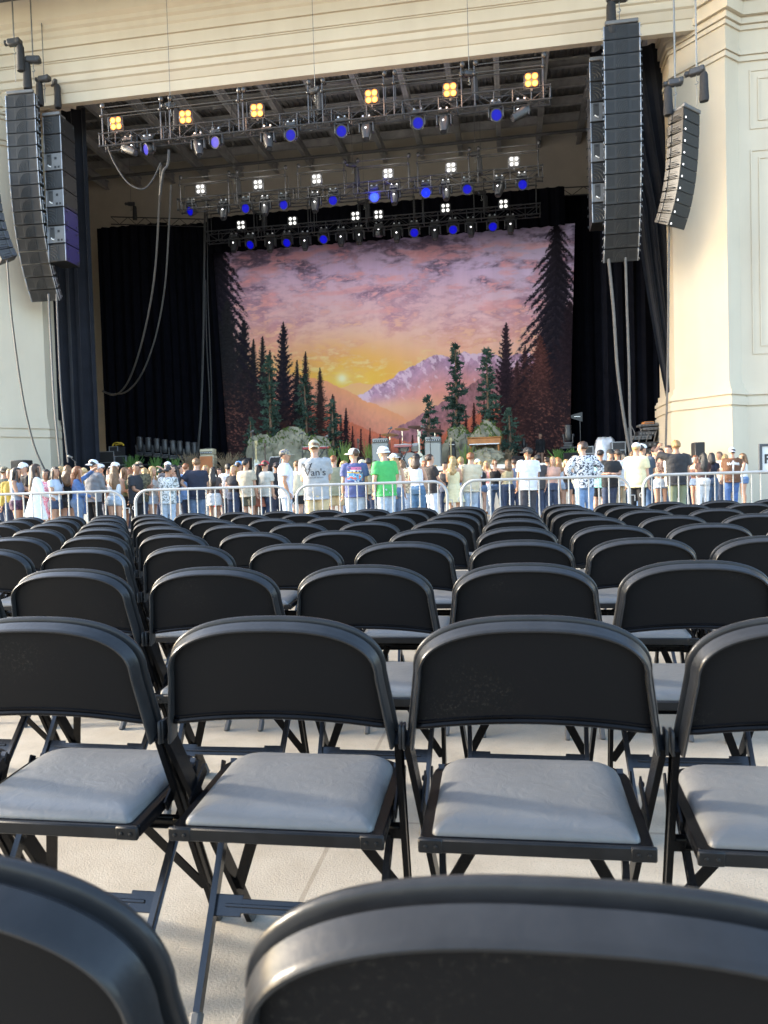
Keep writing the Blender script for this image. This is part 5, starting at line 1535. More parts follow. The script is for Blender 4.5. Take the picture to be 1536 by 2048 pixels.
q.build('letter', M('sign_black', (.01, .01, .012), .5), sg, smooth=False)
q = MB(); q.tube([(W_/2, .03, 0), (W_/2, .03, zl+.1)], .022, 8); q.lathe([(.2, 0), (.2, .02), (.03, .035)], (W_/2, .03, 0), n=14); q.build('post', FRM, sg)
# ================================================================ people
def skinmat(n, c): return M('skin_'+n, c, .55, var=.08, vs=9)
SK = {'l': skinmat('light', (.42, .235, .155)), 'm': skinmat('medium', (.33, .175, .105)), 't': skinmat('tan', (.25, .125, .07)), 'd': skinmat('brown', (.12, .055, .03))}
EYE_M = M('eye_dark', (.015, .01, .008), .3); LIP = M('lip', (.26, .08, .065), .5); BROW = M('brow', (.05, .03, .02), .8)
FAB = {}
def fabric(c, pat=None, c2=None, rough=.85):
    key = (c, pat, c2)
    if key in FAB: return FAB[key]
    lin = tuple(v*.70 for v in srgb(*c))
    nm = 'cloth_%d_%d_%d%s' % (*c, '_'+pat if pat else '')
    m = M(nm+'_'+str(len(FAB)), lin, rough, var=.10 if pat != 'denim' else .22, vs=14, bump=.35, bs=22)
    if pat in ('leaf', 'floral', 'camo', 'plaid'):
        nt, b, L = nodes_of(m)
        l2 = tuple(v*.62 for v in srgb(*c2))
        tc = nt.nodes.new('ShaderNodeTexCoord')
        if pat == 'plaid':
            n = nt.nodes.new('ShaderNodeTexWave'); n.inputs['Scale'].default_value = 9; n.bands_direction = 'Z'
        else:
            n = nt.nodes.new('ShaderNodeTexNoise'); n.inputs['Scale'].default_value = {'leaf': 17, 'floral': 22, 'camo': 14}[pat]; n.inputs['Detail'].default_value = 2
            n.inputs['Distortion'].default_value = 1.5
        L.new(tc.outputs['Object'], n.inputs['Vector'])
        r = nt.nodes.new('ShaderNodeMapRange'); r.inputs['From Min'].default_value = .50; r.inputs['From Max'].default_value = .54
        L.new(n.outputs['Fac'], r.inputs['Value'])
        mx = nt.nodes.new('ShaderNodeMix'); mx.data_type = 'RGBA'; mx.inputs['A'].default_value = (*lin, 1); mx.inputs['B'].default_value = (*l2, 1)
        L.new(r.outputs[0], mx.inputs['Factor']); L.new(mx.outputs['Result'], b.inputs['Base Color'])
    FAB[key] = m
    return m
def hairmat(c):
    key = ('hair', c)
    if key not in FAB:
        m = M('hair_%d_%d_%d' % c, tuple(v*.6 for v in srgb(*c)), .5, var=.4, vs=30)
        nt, b, L = nodes_of(m)
        tc = nt.nodes.new('ShaderNodeTexCoord'); mp = nt.nodes.new('ShaderNodeMapping'); mp.inputs['Scale'].default_value = (70, 70, 7)
        n = nt.nodes.new('ShaderNodeTexNoise'); n.inputs['Scale'].default_value = 1; n.inputs['Detail'].default_value = 3
        L.new(tc.outputs['Object'], mp.inputs['Vector']); L.new(mp.outputs['Vector'], n.inputs['Vector'])
        bp = nt.nodes.new('ShaderNodeBump'); bp.inputs['Strength'].default_value = .8; bp.inputs['Distance'].default_value = .02
        L.new(n.outputs['Fac'], bp.inputs['Height']); L.new(bp.outputs['Normal'], b.inputs['Normal'])
        FAB[key] = m
    return FAB[key]
def ell(c, a, b_, n=16, e=2.3, rz=0.):
    c = Vector(c); out = []
    for i in range(n):
        t = 2*PI*i/n; x = a*math.copysign(abs(math.cos(t))**(2/e), math.cos(t)); y = b_*math.copysign(abs(math.sin(t))**(2/e), math.sin(t))
        out.append(c+Vector((x*math.cos(rz)-y*math.sin(rz), x*math.sin(rz)+y*math.cos(rz), 0)))
    return out
TORSO = {'m': [(.80, .08, .085, 0), (.85, .16, .115, -.005), (.93, .172, .122, -.01), (1.03, .158, .108, .0), (1.15, .165, .115, .005), (1.28, .185, .125, .005), (1.37, .188, .115, 0), (1.425, .165, .095, -.008), (1.455, .10, .075, -.01), (1.48, .062, .062, -.005), (1.52, .056, .06, .005), (1.56, .052, .058, .01)],
         'f': [(.80, .08, .085, 0), (.85, .165, .12, -.012), (.93, .178, .13, -.018), (1.04, .128, .096, 0), (1.12, .132, .10, .005), (1.25, .150, .125, .018), (1.35, .152, .105, .006), (1.41, .138, .085, -.005), (1.445, .085, .068, -.01), (1.48, .050, .052, -.005), (1.52, .045, .05, .005), (1.56, .044, .05, .01)]}
POSE = {'down': ((.14, .0, -1), (.05, .2, -1)), 'phone': ((.18, .25, -1), (-.4, .9, .3)), 'fold': ((.22, .25, -1), (-.95, .5, .05)), 'hips': ((.62, -.25, -.8), (-.62, .22, -.7)),
        'pocket': ((.28, -.12, -1), (-.1, .28, -1)), 'raise': ((.7, .45, .35), (-.45, .6, .55)), 'drink': ((.2, .2, -1), (-.15, .8, .65)), 'front': ((.1, .3, -1), (-.55, .75, -.35)), 'reach': ((.5, .7, -.3), (.1, .9, .1))}
def V3(t): return Vector(t).normalized()
TMP = []
def person(px, ytop, h, face, sex, poses, skin, hair, hat, top, bot, label, lean=0., turn=0., stance=.0, zoff=0., kid=False, detail=False):
    s1 = at(px, ytop, 1.).z-EYE
    Y = (h-EYE-zoff)/s1 if abs(s1) > 1e-5 else 15
    if zoff: Y = (h+zoff-EYE)/s1
    p = at(px, ytop, Y)
    root = thing('person', label, 'person', (p.x, Y, zoff), R(face), 'people standing by the stage')
    k = h/1.75
    hat_h = .03 if hat else .015
    k = (h-hat_h)/1.75
    rr = random.Random(int(px*31+ytop))
    root.scale = (k*1.06, k*1.06, k)
    turn += rr.uniform(-28, 28)*(0 if hat and detail else 1)
    root.rotation_euler = (rr.uniform(-.03, .03), rr.uniform(-.035, .035), R(face+rr.uniform(-12, 12)))
    sw = .182 if sex == 'm' else .160
    tor = TORSO[sex]
    fat = rr.uniform(.95, 1.1) if sex == 'm' else rr.uniform(.93, 1.03)
    q = MB()
    q.loft([ell((0, y, z), a*fat, b_*fat) for z, a, b_, y in tor])
    # head
    ht = R(turn); hd = Matrix.Rotation(ht, 3, 'Z')
    HC = Vector((0, .012, 0))
    def hp(v): return HC+hd @ Vector(v)
    hr = [(1.522, .022, .03, .035), (1.535, .045, .05, .03), (1.56, .058, .07, .018), (1.60, .067, .085, .008), (1.64, .073, .094, 0), (1.68, .074, .095, -.004), (1.715, .065, .083, -.006), (1.738, .045, .06, -.006), (1.75, .012, .018, -.004)]
    q.loft([[hp(v) for v in ell((0, y, z), a, b_, 16, 2.1)] for z, a, b_, y in hr])
    q.loft([[hp((x*w, y, z)) for x, w in ((-1, .016), (1, .016))]+[hp((0, y+d, z-.004))] for z, w_, y, d in ((1.668, 1, .085, .008), (1.64, 1, .085, .022), (1.618, 1, .082, .030), (1.608, 1, .08, .01)) for w in (1,)])
    for sx in (-1, 1): q.ball(hp((sx*.076, -.005, 1.635)), (.010, .02, .03), 6, 5)
    arms = []
    hands = MB()
    for sx, pz in ((-1, poses[0]), (1, poses[-1])):
        u, f = POSE[pz]; u, f = V3((u[0]*sx, u[1], u[2])), V3((f[0]*sx, f[1], f[2]))
        sh = Vector((sx*(sw-.012), -.005, 1.405)); el = sh+u*.285; wr = el+f*.245
        thin = 1. if sex == 'm' else .82
        q.tube([sh-u*.03+Vector((-sx*.05, 0, .0)), sh, sh+u*.09, sh+u*.19, el, el+f*.06, el+f*.15, wr, wr+f*.02], [r_*thin for r_ in (.05, .06, .055, .047, .040, .042, .038, .028, .026)], 10)
        arms.append((sh, el, wr, u, f, sx, thin))
        # hand: palm, four bent fingers, thumb from the side of the palm
        side = f.cross(Vector((0, 0, 1)) if abs(f.z) < .9 else Vector((0, 1, 0))).normalized(); nrm = side.cross(f).normalized()
        if abs(f.z) >= .9: side, nrm = Vector((0, 1, 0)), Vector((sx*-1, 0, 0))
        w = lambda a, b_, c: wr+f*a+side*b_+nrm*c
        hands.loft([[w(a, sy*wd, sz*.012) for sy, sz in ((-1, -1), (1, -1), (1, 1), (-1, 1))] for a, wd in ((-.01, .024), (.03, .034), (.085, .04), (.095, .036))])
        for i, (o, L_) in enumerate(((-.030, .062), (-.010, .075), (.011, .070), (.030, .054))):
            hands.tube([w(.085, o, 0), w(.085+L_*.45, o*1.05, -.006), w(.085+L_*.8, o*1.05, -.022), w(.085+L_*.95, o, -.036)], [.0095, .009, .0085, .006], 6)
        hands.tube([w(.02, .03, 0), w(.045, .052, -.008), w(.075, .056, -.018), w(.092, .052, -.026)], [.012, .011, .010, .007], 6)
    legs = []
    st = .085+stance
    for sx in (-1, 1):
        hip = Vector((sx*.088, 0, .90)); kn = Vector((sx*(.09+stance*.6), .015+.02*sx*rr.uniform(0, 1), .49)); an = Vector((sx*(st+stance*.5), -.02, .085))
        sl_ = 1. if sex == 'm' else .95
        q.tube([hip+Vector((0, 0, .02)), hip.lerp(kn, .3), hip.lerp(kn, .7), kn, kn.lerp(an, .3)+Vector((0, -.012, 0)), kn.lerp(an, .7), an, an-Vector((0, 0, .05))], [r_*sl_ for r_ in (.092, .088, .068, .056, .060, .044, .036, .04)], 12)
        q.loft([[an+Vector((x*.042*wd, y, z)) for x, z in ((-1, -.085), (1, -.085), (1, -.085+hh), (.4, -.085+hh*1.3), (-.4, -.085+hh*1.3), (-1, -.085+hh))] for y, wd, hh in ((-.06, .7, .05), (-.03, .9, .07), (.06, 1., .055), (.13, 1.05, .035), (.17, .6, .02))])
        legs.append((hip, kn, an))
    TMP.append((q, 'body', [SK[skin], EYE_M, LIP, BROW], root, .014 if detail else .019, dict(hands=hands, hp=hp, face=True)))
    # ---- clothes
    tk, tc_ = top[0], fabric(*top[1]) if isinstance(top[1][0], tuple) else fabric(top[1])
    bk_, bc = bot[0], fabric(*bot[1]) if isinstance(bot[1][0], tuple) else fabric(bot[1])
    loose = .024 if sex == 'm' else .014
    hem = {'tee': .80 if sex == 'm' else .97, 'long': .82 if sex == 'm' else .92, 'tank': .98, 'tube': 1.02, 'dress': .60, 'ldress': .56, 'polo': .79, 'strap': .58, 'crop': 1.05}[tk]
    s = MB(); rings = []
    def tor_at(z):
        zs = [t[0] for t in tor]
        return [np.interp(z, zs, [t[i] for t in tor]) for i in (1, 2, 3)]
    ztop = {'tee': 1.475, 'long': 1.475, 'polo': 1.485, 'tank': 1.40, 'tube': 1.31, 'dress': 1.46, 'ldress': 1.47, 'strap': 1.36, 'crop': 1.42}[tk]
    zs = list(np.linspace(max(hem, .84) if hem < .84 and tk not in ('dress', 'ldress', 'strap') else max(hem, .93), ztop, 12))
    if tk in ('dress', 'ldress', 'strap'):
        for z in np.linspace(hem, .90, 6):
            t = (.93-z)/.35; a, b_ = .185+.075*t, .14+.085*t
            rg = ell((0, -.012, z), a, b_, 28, 2.)
            rg = [v+Vector((v.x, v.y, 0)).normalized()*.014*t*math.sin(7*math.atan2(v.y, v.x)+z*3) for v in rg]
            rings.append(rg)
    elif hem < .84:
        a, b_, y = tor_at(.93)
        for z in (hem, (hem+.84)/2): rings.append(ell((0, y, z), a*fat+loose*1.3, b_*fat+loose*1.3, 28))
    for z in zs:
        a, b_, y = tor_at(z)
        lo = loose*(1.25 if 1.0 < z < 1.2 and sex == 'm' else 1.)
        if z > 1.43: lo *= .6
        a2 = a*fat+lo
        if sex == 'm' and z < 1.2: a2 = max(a2, .172*fat+lo)
        rings.append(ell((0, y, z), a2, b_*fat+lo, 28))
    s.loft(rings)
    if tk in ('tee', 'long', 'polo', 'dress', 'ldress', 'crop'):
        for sh, el, wr, u, f, sx, thin in arms:
            long_ = tk in ('long', 'ldress')
            e = .022 if sex == 'm' else .016
            if long_: s.tube([sh-u*.02+Vector((-sx*.06, 0, .0)), sh, sh+u*.1, el-u*.03, el+f*.03, el+f*.14, wr], [(r_*thin+e) for r_ in (.05, .062, .055, .045, .044, .040, .030)], 14)
            else:
                Ls = .20 if sex == 'm' else .13
                s.tube([sh-u*.02+Vector((-sx*.06, 0, .0)), sh, sh+u*.08, sh+u*Ls], [(r_*thin+e) for r_ in (.05, .062, .060, .058)], 14)
    elif tk in ('tank', 'strap'):
        for sx in (-1, 1):
            s.tube([(sx*.085, .10, ztop-.03), (sx*.082, .055, 1.445), (sx*.075, -.02, 1.472), (sx*.08, -.075, 1.44), (sx*.085, -.095, ztop-.03)], .014, 6)
    TMP.append((s, 'dress' if tk in ('dress', 'ldress', 'strap') else 'shirt', [tc_], root, .013 if detail else .017, dict(wr=.006, key=px)))
    if tk not in ('dress', 'ldress', 'strap') and bk_ != 'none':
        b2 = MB(); e = .017 if bk_ != 'flare' else .012
        zt = 1.02
        b2.loft([ell((0, tor_at(z)[2], z), tor_at(max(z, .86))[0]*fat+e, tor_at(max(z, .86))[1]*fat+e, 24) for z in (.80, .86, .93, .98, zt)])
        if bk_ == 'skirt':
            b2.loft([ell((0, -.012, z), a, b_, 26, 2.) for z, a, b_ in ((.66, .215, .17), (.76, .205, .16), (.88, .195, .145), (.95, .185, .138))])
        else:
            for hip, kn, an in legs:
                if bk_ == 'shorts':
                    end = .30 if sex == 'f' else .80
                    pts = [hip+Vector((0, 0, .02)), hip.lerp(kn, .2), hip.lerp(kn, end)]; rs = [.098, .108, .104] if sex == 'f' else [.098, .108, .096]
                elif bk_ == 'flare':
                    pts = [hip+Vector((0, 0, .02)), hip.lerp(kn, .4), kn, kn.lerp(an, .5), an-Vector((0, 0, .04))]; rs = [.100, .094, .068, .080, .115]
                else:
                    pts = [hip+Vector((0, 0, .02)), hip.lerp(kn, .4), kn, kn.lerp(an, .5), an-Vector((0, 0, .01))]; rs = [.100, .098, .078, .072, .064]
                b2.tube(pts, rs, 14)
        TMP.append((b2, {'shorts': 'shorts', 'skirt': 'skirt'}.get(bk_, 'trousers'), [bc], root, .014 if detail else .018, dict(wr=.006, key=px+3)))
    # shoes
    sc_ = fabric(rr.choice([(230, 228, 222), (60, 50, 45), (120, 80, 50), (30, 30, 32)]))
    for hip, kn, an in legs:
        sh_ = MB(); sh_.loft([[an+Vector((x*.046*wd, y, z)) for x, z in ((-1, -.085), (1, -.085), (1, -.085+hh), (.4, -.085+hh*1.35), (-.4, -.085+hh*1.35), (-1, -.085+hh))] for y, wd, hh in ((-.07, .7, .06), (-.03, .95, .085), (.05, 1., .07), (.13, 1.08, .045), (.18, .6, .028))])
        sh_.build('shoe', sc_, root)
    # ---- hair
    if hair:
        style, hc = hair; hm = hairmat(hc)
        z0 = 1.655
        g = MB(); n, kk = 26, 16; rings = []
        cur = style == 'curly'
        for j in range(kk+1):
            a = -PI*.5+PI*j/kk; ring = []
            for i in range(n):
                t = 2*PI*i/n; d = Vector((math.cos(a)*math.cos(t), math.cos(a)*math.sin(t), math.sin(a)))
                nz = float(vnoise(np.array(d.x*5+px), np.array(d.z*5+d.y*4.), 3))
                face_ = d.y > .22 and d.z < .42 + .1*nz
                low = d.z < -.45 if style in ('short', 'curly', 'bun') else False
                sidef = abs(d.x) > .8 and d.z < -.1 and style == 'short'
                f = .86 if (face_ or low or sidef) else 1.09+(.20 if cur else .05)*(nz-.2)
                if style in ('short',) and d.z < .05 and not face_: f = min(f, 1.04)
                ring.append(hp((d.x*.078*f, d.y*.100*f-.004, z0+d.z*.100*f)))
            rings.append(ring)
        g.loft(rings)
        if style in ('long', 'wavy', 'mid'):
            zend = {'long': 1.17, 'wavy': 1.27, 'mid': 1.40}[style]; rings = []; m_ = 9
            for j in range(m_+1):
                t = j/m_; z = 1.70+(zend-1.70)*t
                wd = (.070+.045*min(1, t*1.6))*(1-.45*max(0, t-.75)/.25); ring = []
                for i in range(22):
                    an = 2*PI*i/22
                    nz = float(vnoise(np.array(an*2.2+px), np.array(t*(9 if style == 'wavy' else 3.)), 9))-.5
                    yy = -.055-.055*min(1, t*1.4)+.02*t
                    ring.append(hp((wd*(1+.35*nz*(1.5 if style == 'wavy' else .8))*math.cos(an)+(.02*math.sin(t*9) if style == 'wavy' else 0), yy+(.05+.01*math.sin(an*3))*math.sin(an)*(1+.4*nz), z)))
                rings.append(ring)
            g.loft(rings)
            for sx in (-1, 1):
                if rr.random() < .75:
                    g.tube([hp((sx*.072, .02, 1.68)), hp((sx*.082, .02, 1.58)), hp((sx*.095, .03, 1.47)), hp((sx*.10, .06, 1.36))], [.018, .024, .026, .012], 7)
        if style == 'bun': g.ball(hp((0, -.11, 1.73)), .045, 10, 7)
        if style == 'pony':
            g.tube([hp((0, -.09, 1.70)), hp((0, -.15, 1.66)), hp((0, -.15, 1.54)), hp((0, -.13, 1.42))], [.025, .04, .035, .012], 8)
        g.build('hair', hm, root, angle=70 if not cur else 180)
    if hat:
        kind, hcl, hturn = hat; hm = fabric(*hcl) if isinstance(hcl[0], tuple) else fabric(hcl)
        rt = Matrix.Rotation(R(hturn), 3, 'Z'); c = MB()
        H_ = lambda v: hp(rt @ Vector(v))
        sq = lambda z: math.sqrt(max(0, 1-z*z))
        dome = [(.0, 1.0), (.35, .98), (.62, .86), (.84, .60), (.96, .3), (1., .02)]
        kh = {'cap': .105, 'brim': .115, 'bucket': .10}[kind]
        base = 1.665
        c.loft([[H_((.084*r_*math.cos(t), .106*r_*math.sin(t)-.004, base+kh*zz*(1+.03*math.sin(t)))) for t in [2*PI*i/24 for i in range(24)]] for zz, r_ in dome])
        cap = c.build({'cap': 'cap', 'brim': 'hat', 'bucket': 'hat'}[kind], hm, root, angle=80)
        b3 = MB()
        if kind == 'cap':
            top_, bot_ = [], []
            for r_ in (0, .5, 1.):
                top_.append([H_((.080*math.cos(t)*(1-.08*r_), .095*math.sin(t)+.085*r_*math.sin(t)**.7, base+.012-.022*r_-.016*abs(math.cos(t))*r_)) for t in [R(18)+R(144)*i/12 for i in range(13)]])
            vs = [v for r_ in top_ for v in r_]; vs += [v-Vector((0, 0, .006)) for v in vs]; fs = []
            for j in range(2):
                for i in range(12):
                    a = j*13+i; fs.append((a, a+1, a+14, a+13)); fs.append((39+a, 39+a+13, 39+a+14, 39+a+1))
            for i in range(12): fs.append((26+i, 27+i, 39+27+i, 39+26+i))
            b3.add(vs, fs); b3.build('cap_peak', hm, cap)
        else:
            w0, drop, curl = (.165, .0, .03) if kind == 'brim' else (.130, -.035, 0)
            b3.loft([[H_((r_*.8*math.cos(t), r_*math.sin(t)-.004, base+.005+zz+curl*abs(math.cos(t))**2*(1 if r_ > .12 else 0))) for t in [2*PI*i/24 for i in range(24)]] for r_, zz in ((.098, .01), (w0, drop), (w0, drop-.005), (.098, .0))], cap0=False, cap1=False)
            b3.build('brim', hm, cap)
    return root
W_, K_ = (238, 238, 240), (26, 26, 30)
DN = lambda c: (c, 'denim', None)
LJ, MJ, DJ = DN((180, 194, 210)), DN((98, 118, 146)), DN((58, 70, 94))
BR, DB, BL, LB, AU, BK = (70, 46, 30), (40, 27, 20), (196, 160, 104), (132, 96, 62), (150, 88, 48), (24, 20, 19)
P = []
def a(*args, **kw): P.append(person(*args, **kw))
# px, head top, height, facing, sex, arms, skin, hair, hat, top, bottom, label
a(9, 932, 1.74, 10, 'm', ('down',), 'm', ('short', BR), ('cap', ((178, 160, 130), 'camo', (110, 95, 70)), 180), ('tee', (98, 100, 86)), ('jeans', DJ), 'man at the left edge in olive tee and tan camouflage cap')
a(32, 934, 1.66, -75, 'f', ('phone', 'front'), 'm', ('long', DB), None, ('tank', (128, 140, 160)), ('shorts', ((96, 60, 84), 'floral', (40, 30, 50))), 'long haired woman in blue grey tank top and purple patterned shorts', turn=-5)
a(22, 937, 1.64, -160, 'f', ('down',), 'l', ('mid', BL), None, ('long', (190, 160, 70)), ('jeans', DJ), 'blonde woman in yellow top half hidden at the left edge')
a(46, 924, 1.80, 150, 'm', ('drink', 'down'), 'l', ('short', DB), ('cap', W_, 0), ('tee', K_), ('jeans', DJ), 'bearded man in black tee and white cap facing the camera, far left')
a(68, 927, 1.68, -30, 'f', ('down', 'front'), 'l', ('long', BR), None, ('ldress', W_), ('none', W_), 'woman with long brown hair in a short white long sleeved dress', detail=True)
a(88, 938, 1.60, 165, 'f', ('phone',), 'm', ('long', BK), None, ('dress', ((214, 110, 140), 'floral', (240, 210, 214))), ('none', W_), 'woman in pink flowered dress looking down, left side')
a(106, 933, 1.64, -100, 'f', ('fold',), 'm', ('long', DB), None, ('tee', (196, 208, 222)), ('shorts', DJ), 'dark haired woman in pale blue top behind the pink flowered dress')
a(131, 930, 1.68, 35, 'f', ('fold',), 'l', ('wavy', LB), None, ('long', K_), ('shorts', (62, 62, 66)), 'woman with wavy light brown hair, black sweater and dark grey shorts', detail=True)
a(152, 932, 1.64, -60, 'f', ('raise', 'front'), 'l', ('wavy', AU), None, ('long', DN((80, 110, 160))), ('jeans', MJ), 'auburn woman in denim jacket with one arm raised')
a(166, 935, 1.66, 10, 'f', ('phone',), 'l', ('wavy', BL), ('brim', (206, 178, 128), 0), ('dress', DN((96, 130, 180))), ('none', W_), 'blonde woman in straw hat and denim dress, left of the grey sweatshirt man')
a(183, 918, 1.83, -12, 'm', ('front',), 'l', ('short', DB), ('cap', W_, 170), ('long', (128, 128, 132)), ('jeans', K_), 'man in grey sweatshirt with a white stripe and backwards white cap', detail=True)
a(206, 926, 1.78, 168, 'm', ('fold', 'down'), 'l', ('short', BR), ('cap', W_, 0), ('tee', (34, 34, 38)), ('jeans', DJ), 'bearded man in dark tee and white cap facing the camera beside the grey sweatshirt')
a(226, 931, 1.68, 8, 'f', ('front',), 'l', ('long', LB), None, ('tube', W_), ('shorts', LJ), 'woman in white strapless top and short denim shorts, seen from behind')
a(232, 923, 1.80, 175, 'm', ('down',), 'l', ('short', BR), ('cap', W_, 0), ('tee', W_), ('jeans', DJ), 'man in white tee and white cap behind the white strapless top')
a(246, 934, 1.66, -75, 'f', ('fold',), 'l', ('long', LB), None, ('tank', (110, 120, 92)), ('skirt', K_), 'woman in green patterned top and black skirt facing right')
a(269, 927, 1.72, -105, 'm', ('phone', 'front'), 't', ('short', BK), None, ('polo', (42, 44, 50)), ('jeans', K_), 'dark haired man in charcoal shirt and black trousers turned to the right', turn=-30, detail=True)
a(276, 922, 1.78, 20, 'm', ('down',), 'l', ('short', BR), ('cap', ((186, 168, 140), 'camo', (116, 96, 70)), 180), ('tee', ((110, 104, 80), 'camo', (70, 66, 50))), ('jeans', DJ), 'man in camouflage shirt and cap behind the charcoal shirt')
a(287, 935, 1.66, 25, 'f', ('down',), 'l', ('wavy', BL), None, ('dress', (240, 236, 226)), ('none', W_), 'woman with curly blonde hair in an ivory dress, left half')
a(300, 932, 1.66, -85, 'f', ('phone',), 'l', ('long', BL), None, ('tank', (200, 196, 190)), ('shorts', LJ), 'blonde woman in grey white tank facing right beside the ivory dress')
a(317, 935, 1.74, -20, 'm', ('down',), 'm', ('short', BK), ('cap', (52, 84, 70), 160), ('tee', (40, 44, 52)), ('jeans', DJ), 'man in green cap and dark tee behind the leaf patterned shirt')
a(333, 930, 1.66, -6, 'm', ('front',), 'm', ('short', BK), ('cap', (58, 58, 62), 175), ('tee', ((226, 228, 226), 'leaf', (128, 132, 128))), ('jeans', LJ), 'man in white shirt with grey leaves and pale jeans, seen from behind', detail=True)
a(336, 922, 1.82, 30, 'm', ('down',), 'l', ('short', BR), ('cap', W_, 0), ('tee', (70, 74, 84)), ('jeans', DJ), 'tall man in white cap far behind the leaf patterned shirt')
a(352, 929, 1.68, 120, 'f', ('raise', 'down'), 'l', ('long', BK), None, ('tank', (56, 60, 76)), ('shorts', MJ), 'woman with long black hair and denim shorts turned to the left')
a(372, 926, 1.76, 0, 'm', ('down',), 'l', ('short', AU), None, ('tee', (120, 150, 190)), ('jeans', DJ), 'red haired man in light blue tee behind the navy tee')
a(390, 916, 1.83, 6, 'm', ('hips', 'front'), 'l', ('curly', LB), None, ('tee', (32, 38, 58)), ('jeans', MJ), 'man in navy tee and blue jeans with short curly brown hair', detail=True)
a(372, 994, 1.12, 170, 'f', ('down',), 'l', ('long', BL), None, ('dress', (226, 190, 150)), ('none', W_), 'small blonde girl standing behind the barrier')
a(427, 933, 1.66, 10, 'f', ('down',), 'm', ('long', DB), None, ('tee', (96, 84, 78)), ('skirt', (236, 234, 230)), 'dark haired woman in brown top and white skirt left of the red dress')
a(440, 936, 1.66, 140, 'f', ('phone',), 'l', ('bun', BR), None, ('strap', (206, 32, 52)), ('none', W_), 'woman in a bright red dress holding a phone', detail=True)
a(463, 930, 1.68, 172, 'f', ('fold',), 'l', ('long', BL), None, ('tee', (44, 42, 46)), ('jeans', DJ), 'smiling blonde woman in dark tee facing the camera behind the red dress')
a(476, 921, 1.80, 15, 'm', ('down',), 'l', ('short', BR), ('cap', (110, 160, 206), 150), ('tee', (206, 196, 180)), ('jeans', DJ), 'man in light blue cap behind the sage tee')
a(478, 929, 1.78, 55, 'm', ('phone',), 'l', ('short', BK), ('cap', K_, 0), ('tee', (186, 194, 180)), ('jeans', MJ), 'bearded man in sage tee and black cap turned to the left', turn=20, detail=True)
a(496, 918, 1.82, -10, 'm', ('down',), 'm', ('short', BK), None, ('tee', (186, 174, 152)), ('shorts', (96, 92, 74)), 'dark haired man in beige tee and olive shorts behind the sage tee')
a(515, 928, 1.70, 5, 'f', ('front',), 'm', ('long', DB), ('cap', (34, 36, 42), 20), ('strap', (168, 98, 72)), ('none', W_), 'woman with long dark hair, dark cap and rust coloured dress', detail=True)
a(526, 920, 1.80, -20, 'm', ('down',), 'l', ('short', BR), ('cap', (180, 52, 66), 150), ('tee', (206, 200, 186)), ('jeans', DJ), 'man in a red cap behind the rust coloured dress')
a(529, 935, 1.66, -8, 'f', ('front',), 'l', ('wavy', (226, 200, 140)), None, ('strap', (168, 204, 230)), ('none', W_), 'woman with curly blonde hair in a light blue dress', detail=True)
a(551, 924, 1.78, 10, 'm', ('down',), 'm', ('short', DB), ('cap', (58, 46, 50), 160), ('tee', (36, 40, 46)), ('jeans', DJ), 'man in dark tee and dark cap behind the white polo')
a(571, 897, 1.86, -70, 'm', ('down', 'pocket'), 'm', ('short', DB), ('cap', ((168, 156, 128), 'camo', (80, 90, 120)), 0), ('polo', (232, 232, 244)), ('jeans', LJ), 'tall man in white polo shirt and camouflage cap facing right', detail=True)
a(592, 921, 1.78, -15, 'm', ('front',), 'l', ('short', LB), None, ('tee', (228, 216, 186)), ('shorts', K_), 'brown haired man in cream printed tee and black shorts behind the white polo')
VAN = person(632, 878, 1.84, 2, 'm', ('front',), 'l', ('short', LB), ('cap', (186, 178, 152), 180), ('tee', (168, 170, 172)), ('jeans', (206, 186, 146)), 'broad man in grey lettered tee, khaki trousers and khaki backwards cap', detail=True)
a(671, 910, 1.78, 5, 'm', ('front',), 'l', ('short', AU), None, ('tee', (146, 144, 118)), ('shorts', (206, 178, 132)), 'reddish haired man in olive tee and khaki shorts')
BLU = person(707, 895, 1.80, 12, 'm', ('down',), 'l', ('short', BR), ('cap', (236, 230, 214), 60), ('tee', (84, 94, 142)), ('jeans', LJ), 'man in blue tee with a colourful back print and white cap', turn=45, detail=True)
a(737, 916, 1.76, -20, 'm', ('down',), 'm', ('curly', DB), None, ('tee', (150, 146, 120)), ('jeans', DJ), 'curly dark haired man in olive tee between the blue and green tees')
a(772, 890, 1.82, 45, 'm', ('pocket', 'down'), 'l', ('short', LB), ('bucket', W_, 0), ('tee', (80, 184, 100)), ('jeans', LJ), 'man in bright green tee, pale jeans and a white hat', turn=35, detail=True)
a(791, 906, 1.72, 5, 'f', ('down',), 'l', ('long', BL), ('brim', W_, 0), ('tank', (226, 206, 190)), ('jeans', MJ), 'blonde woman in a white hat behind the green tee')
a(834, 906, 1.76, -5, 'f', ('fold',), 'l', ('mid', BR), ('brim', K_, 0), ('tank', (234, 232, 242)), ('jeans', DN((84, 118, 150))), 'woman in black felt hat, white tank top and jeans, seen from behind', detail=True)
a(863, 908, 1.76, -60, 'm', ('front',), 'l', ('curly', BR), None, ('tee', (48, 42, 42)), ('jeans', (224, 230, 240)), 'dark haired man in black tee and white jeans facing right', turn=-20, detail=True)
a(873, 930, 1.68, -10, 'f', ('front',), 'l', ('wavy', BL), None, ('strap', K_), ('none', W_), 'woman in a short black dress behind the black tee')
a(887, 924, 1.68, 165, 'f', ('down',), 'm', ('long', BK), None, ('tank', (40, 40, 44)), ('jeans', DJ), 'black haired woman smiling toward the camera left of the cream dress')
a(907, 912, 1.70, -4, 'f', ('front',), 'l', ('wavy', BL), None, ('strap', (240, 226, 180)), ('none', W_), 'woman with wavy blonde hair in a cream tie back dress', detail=True)
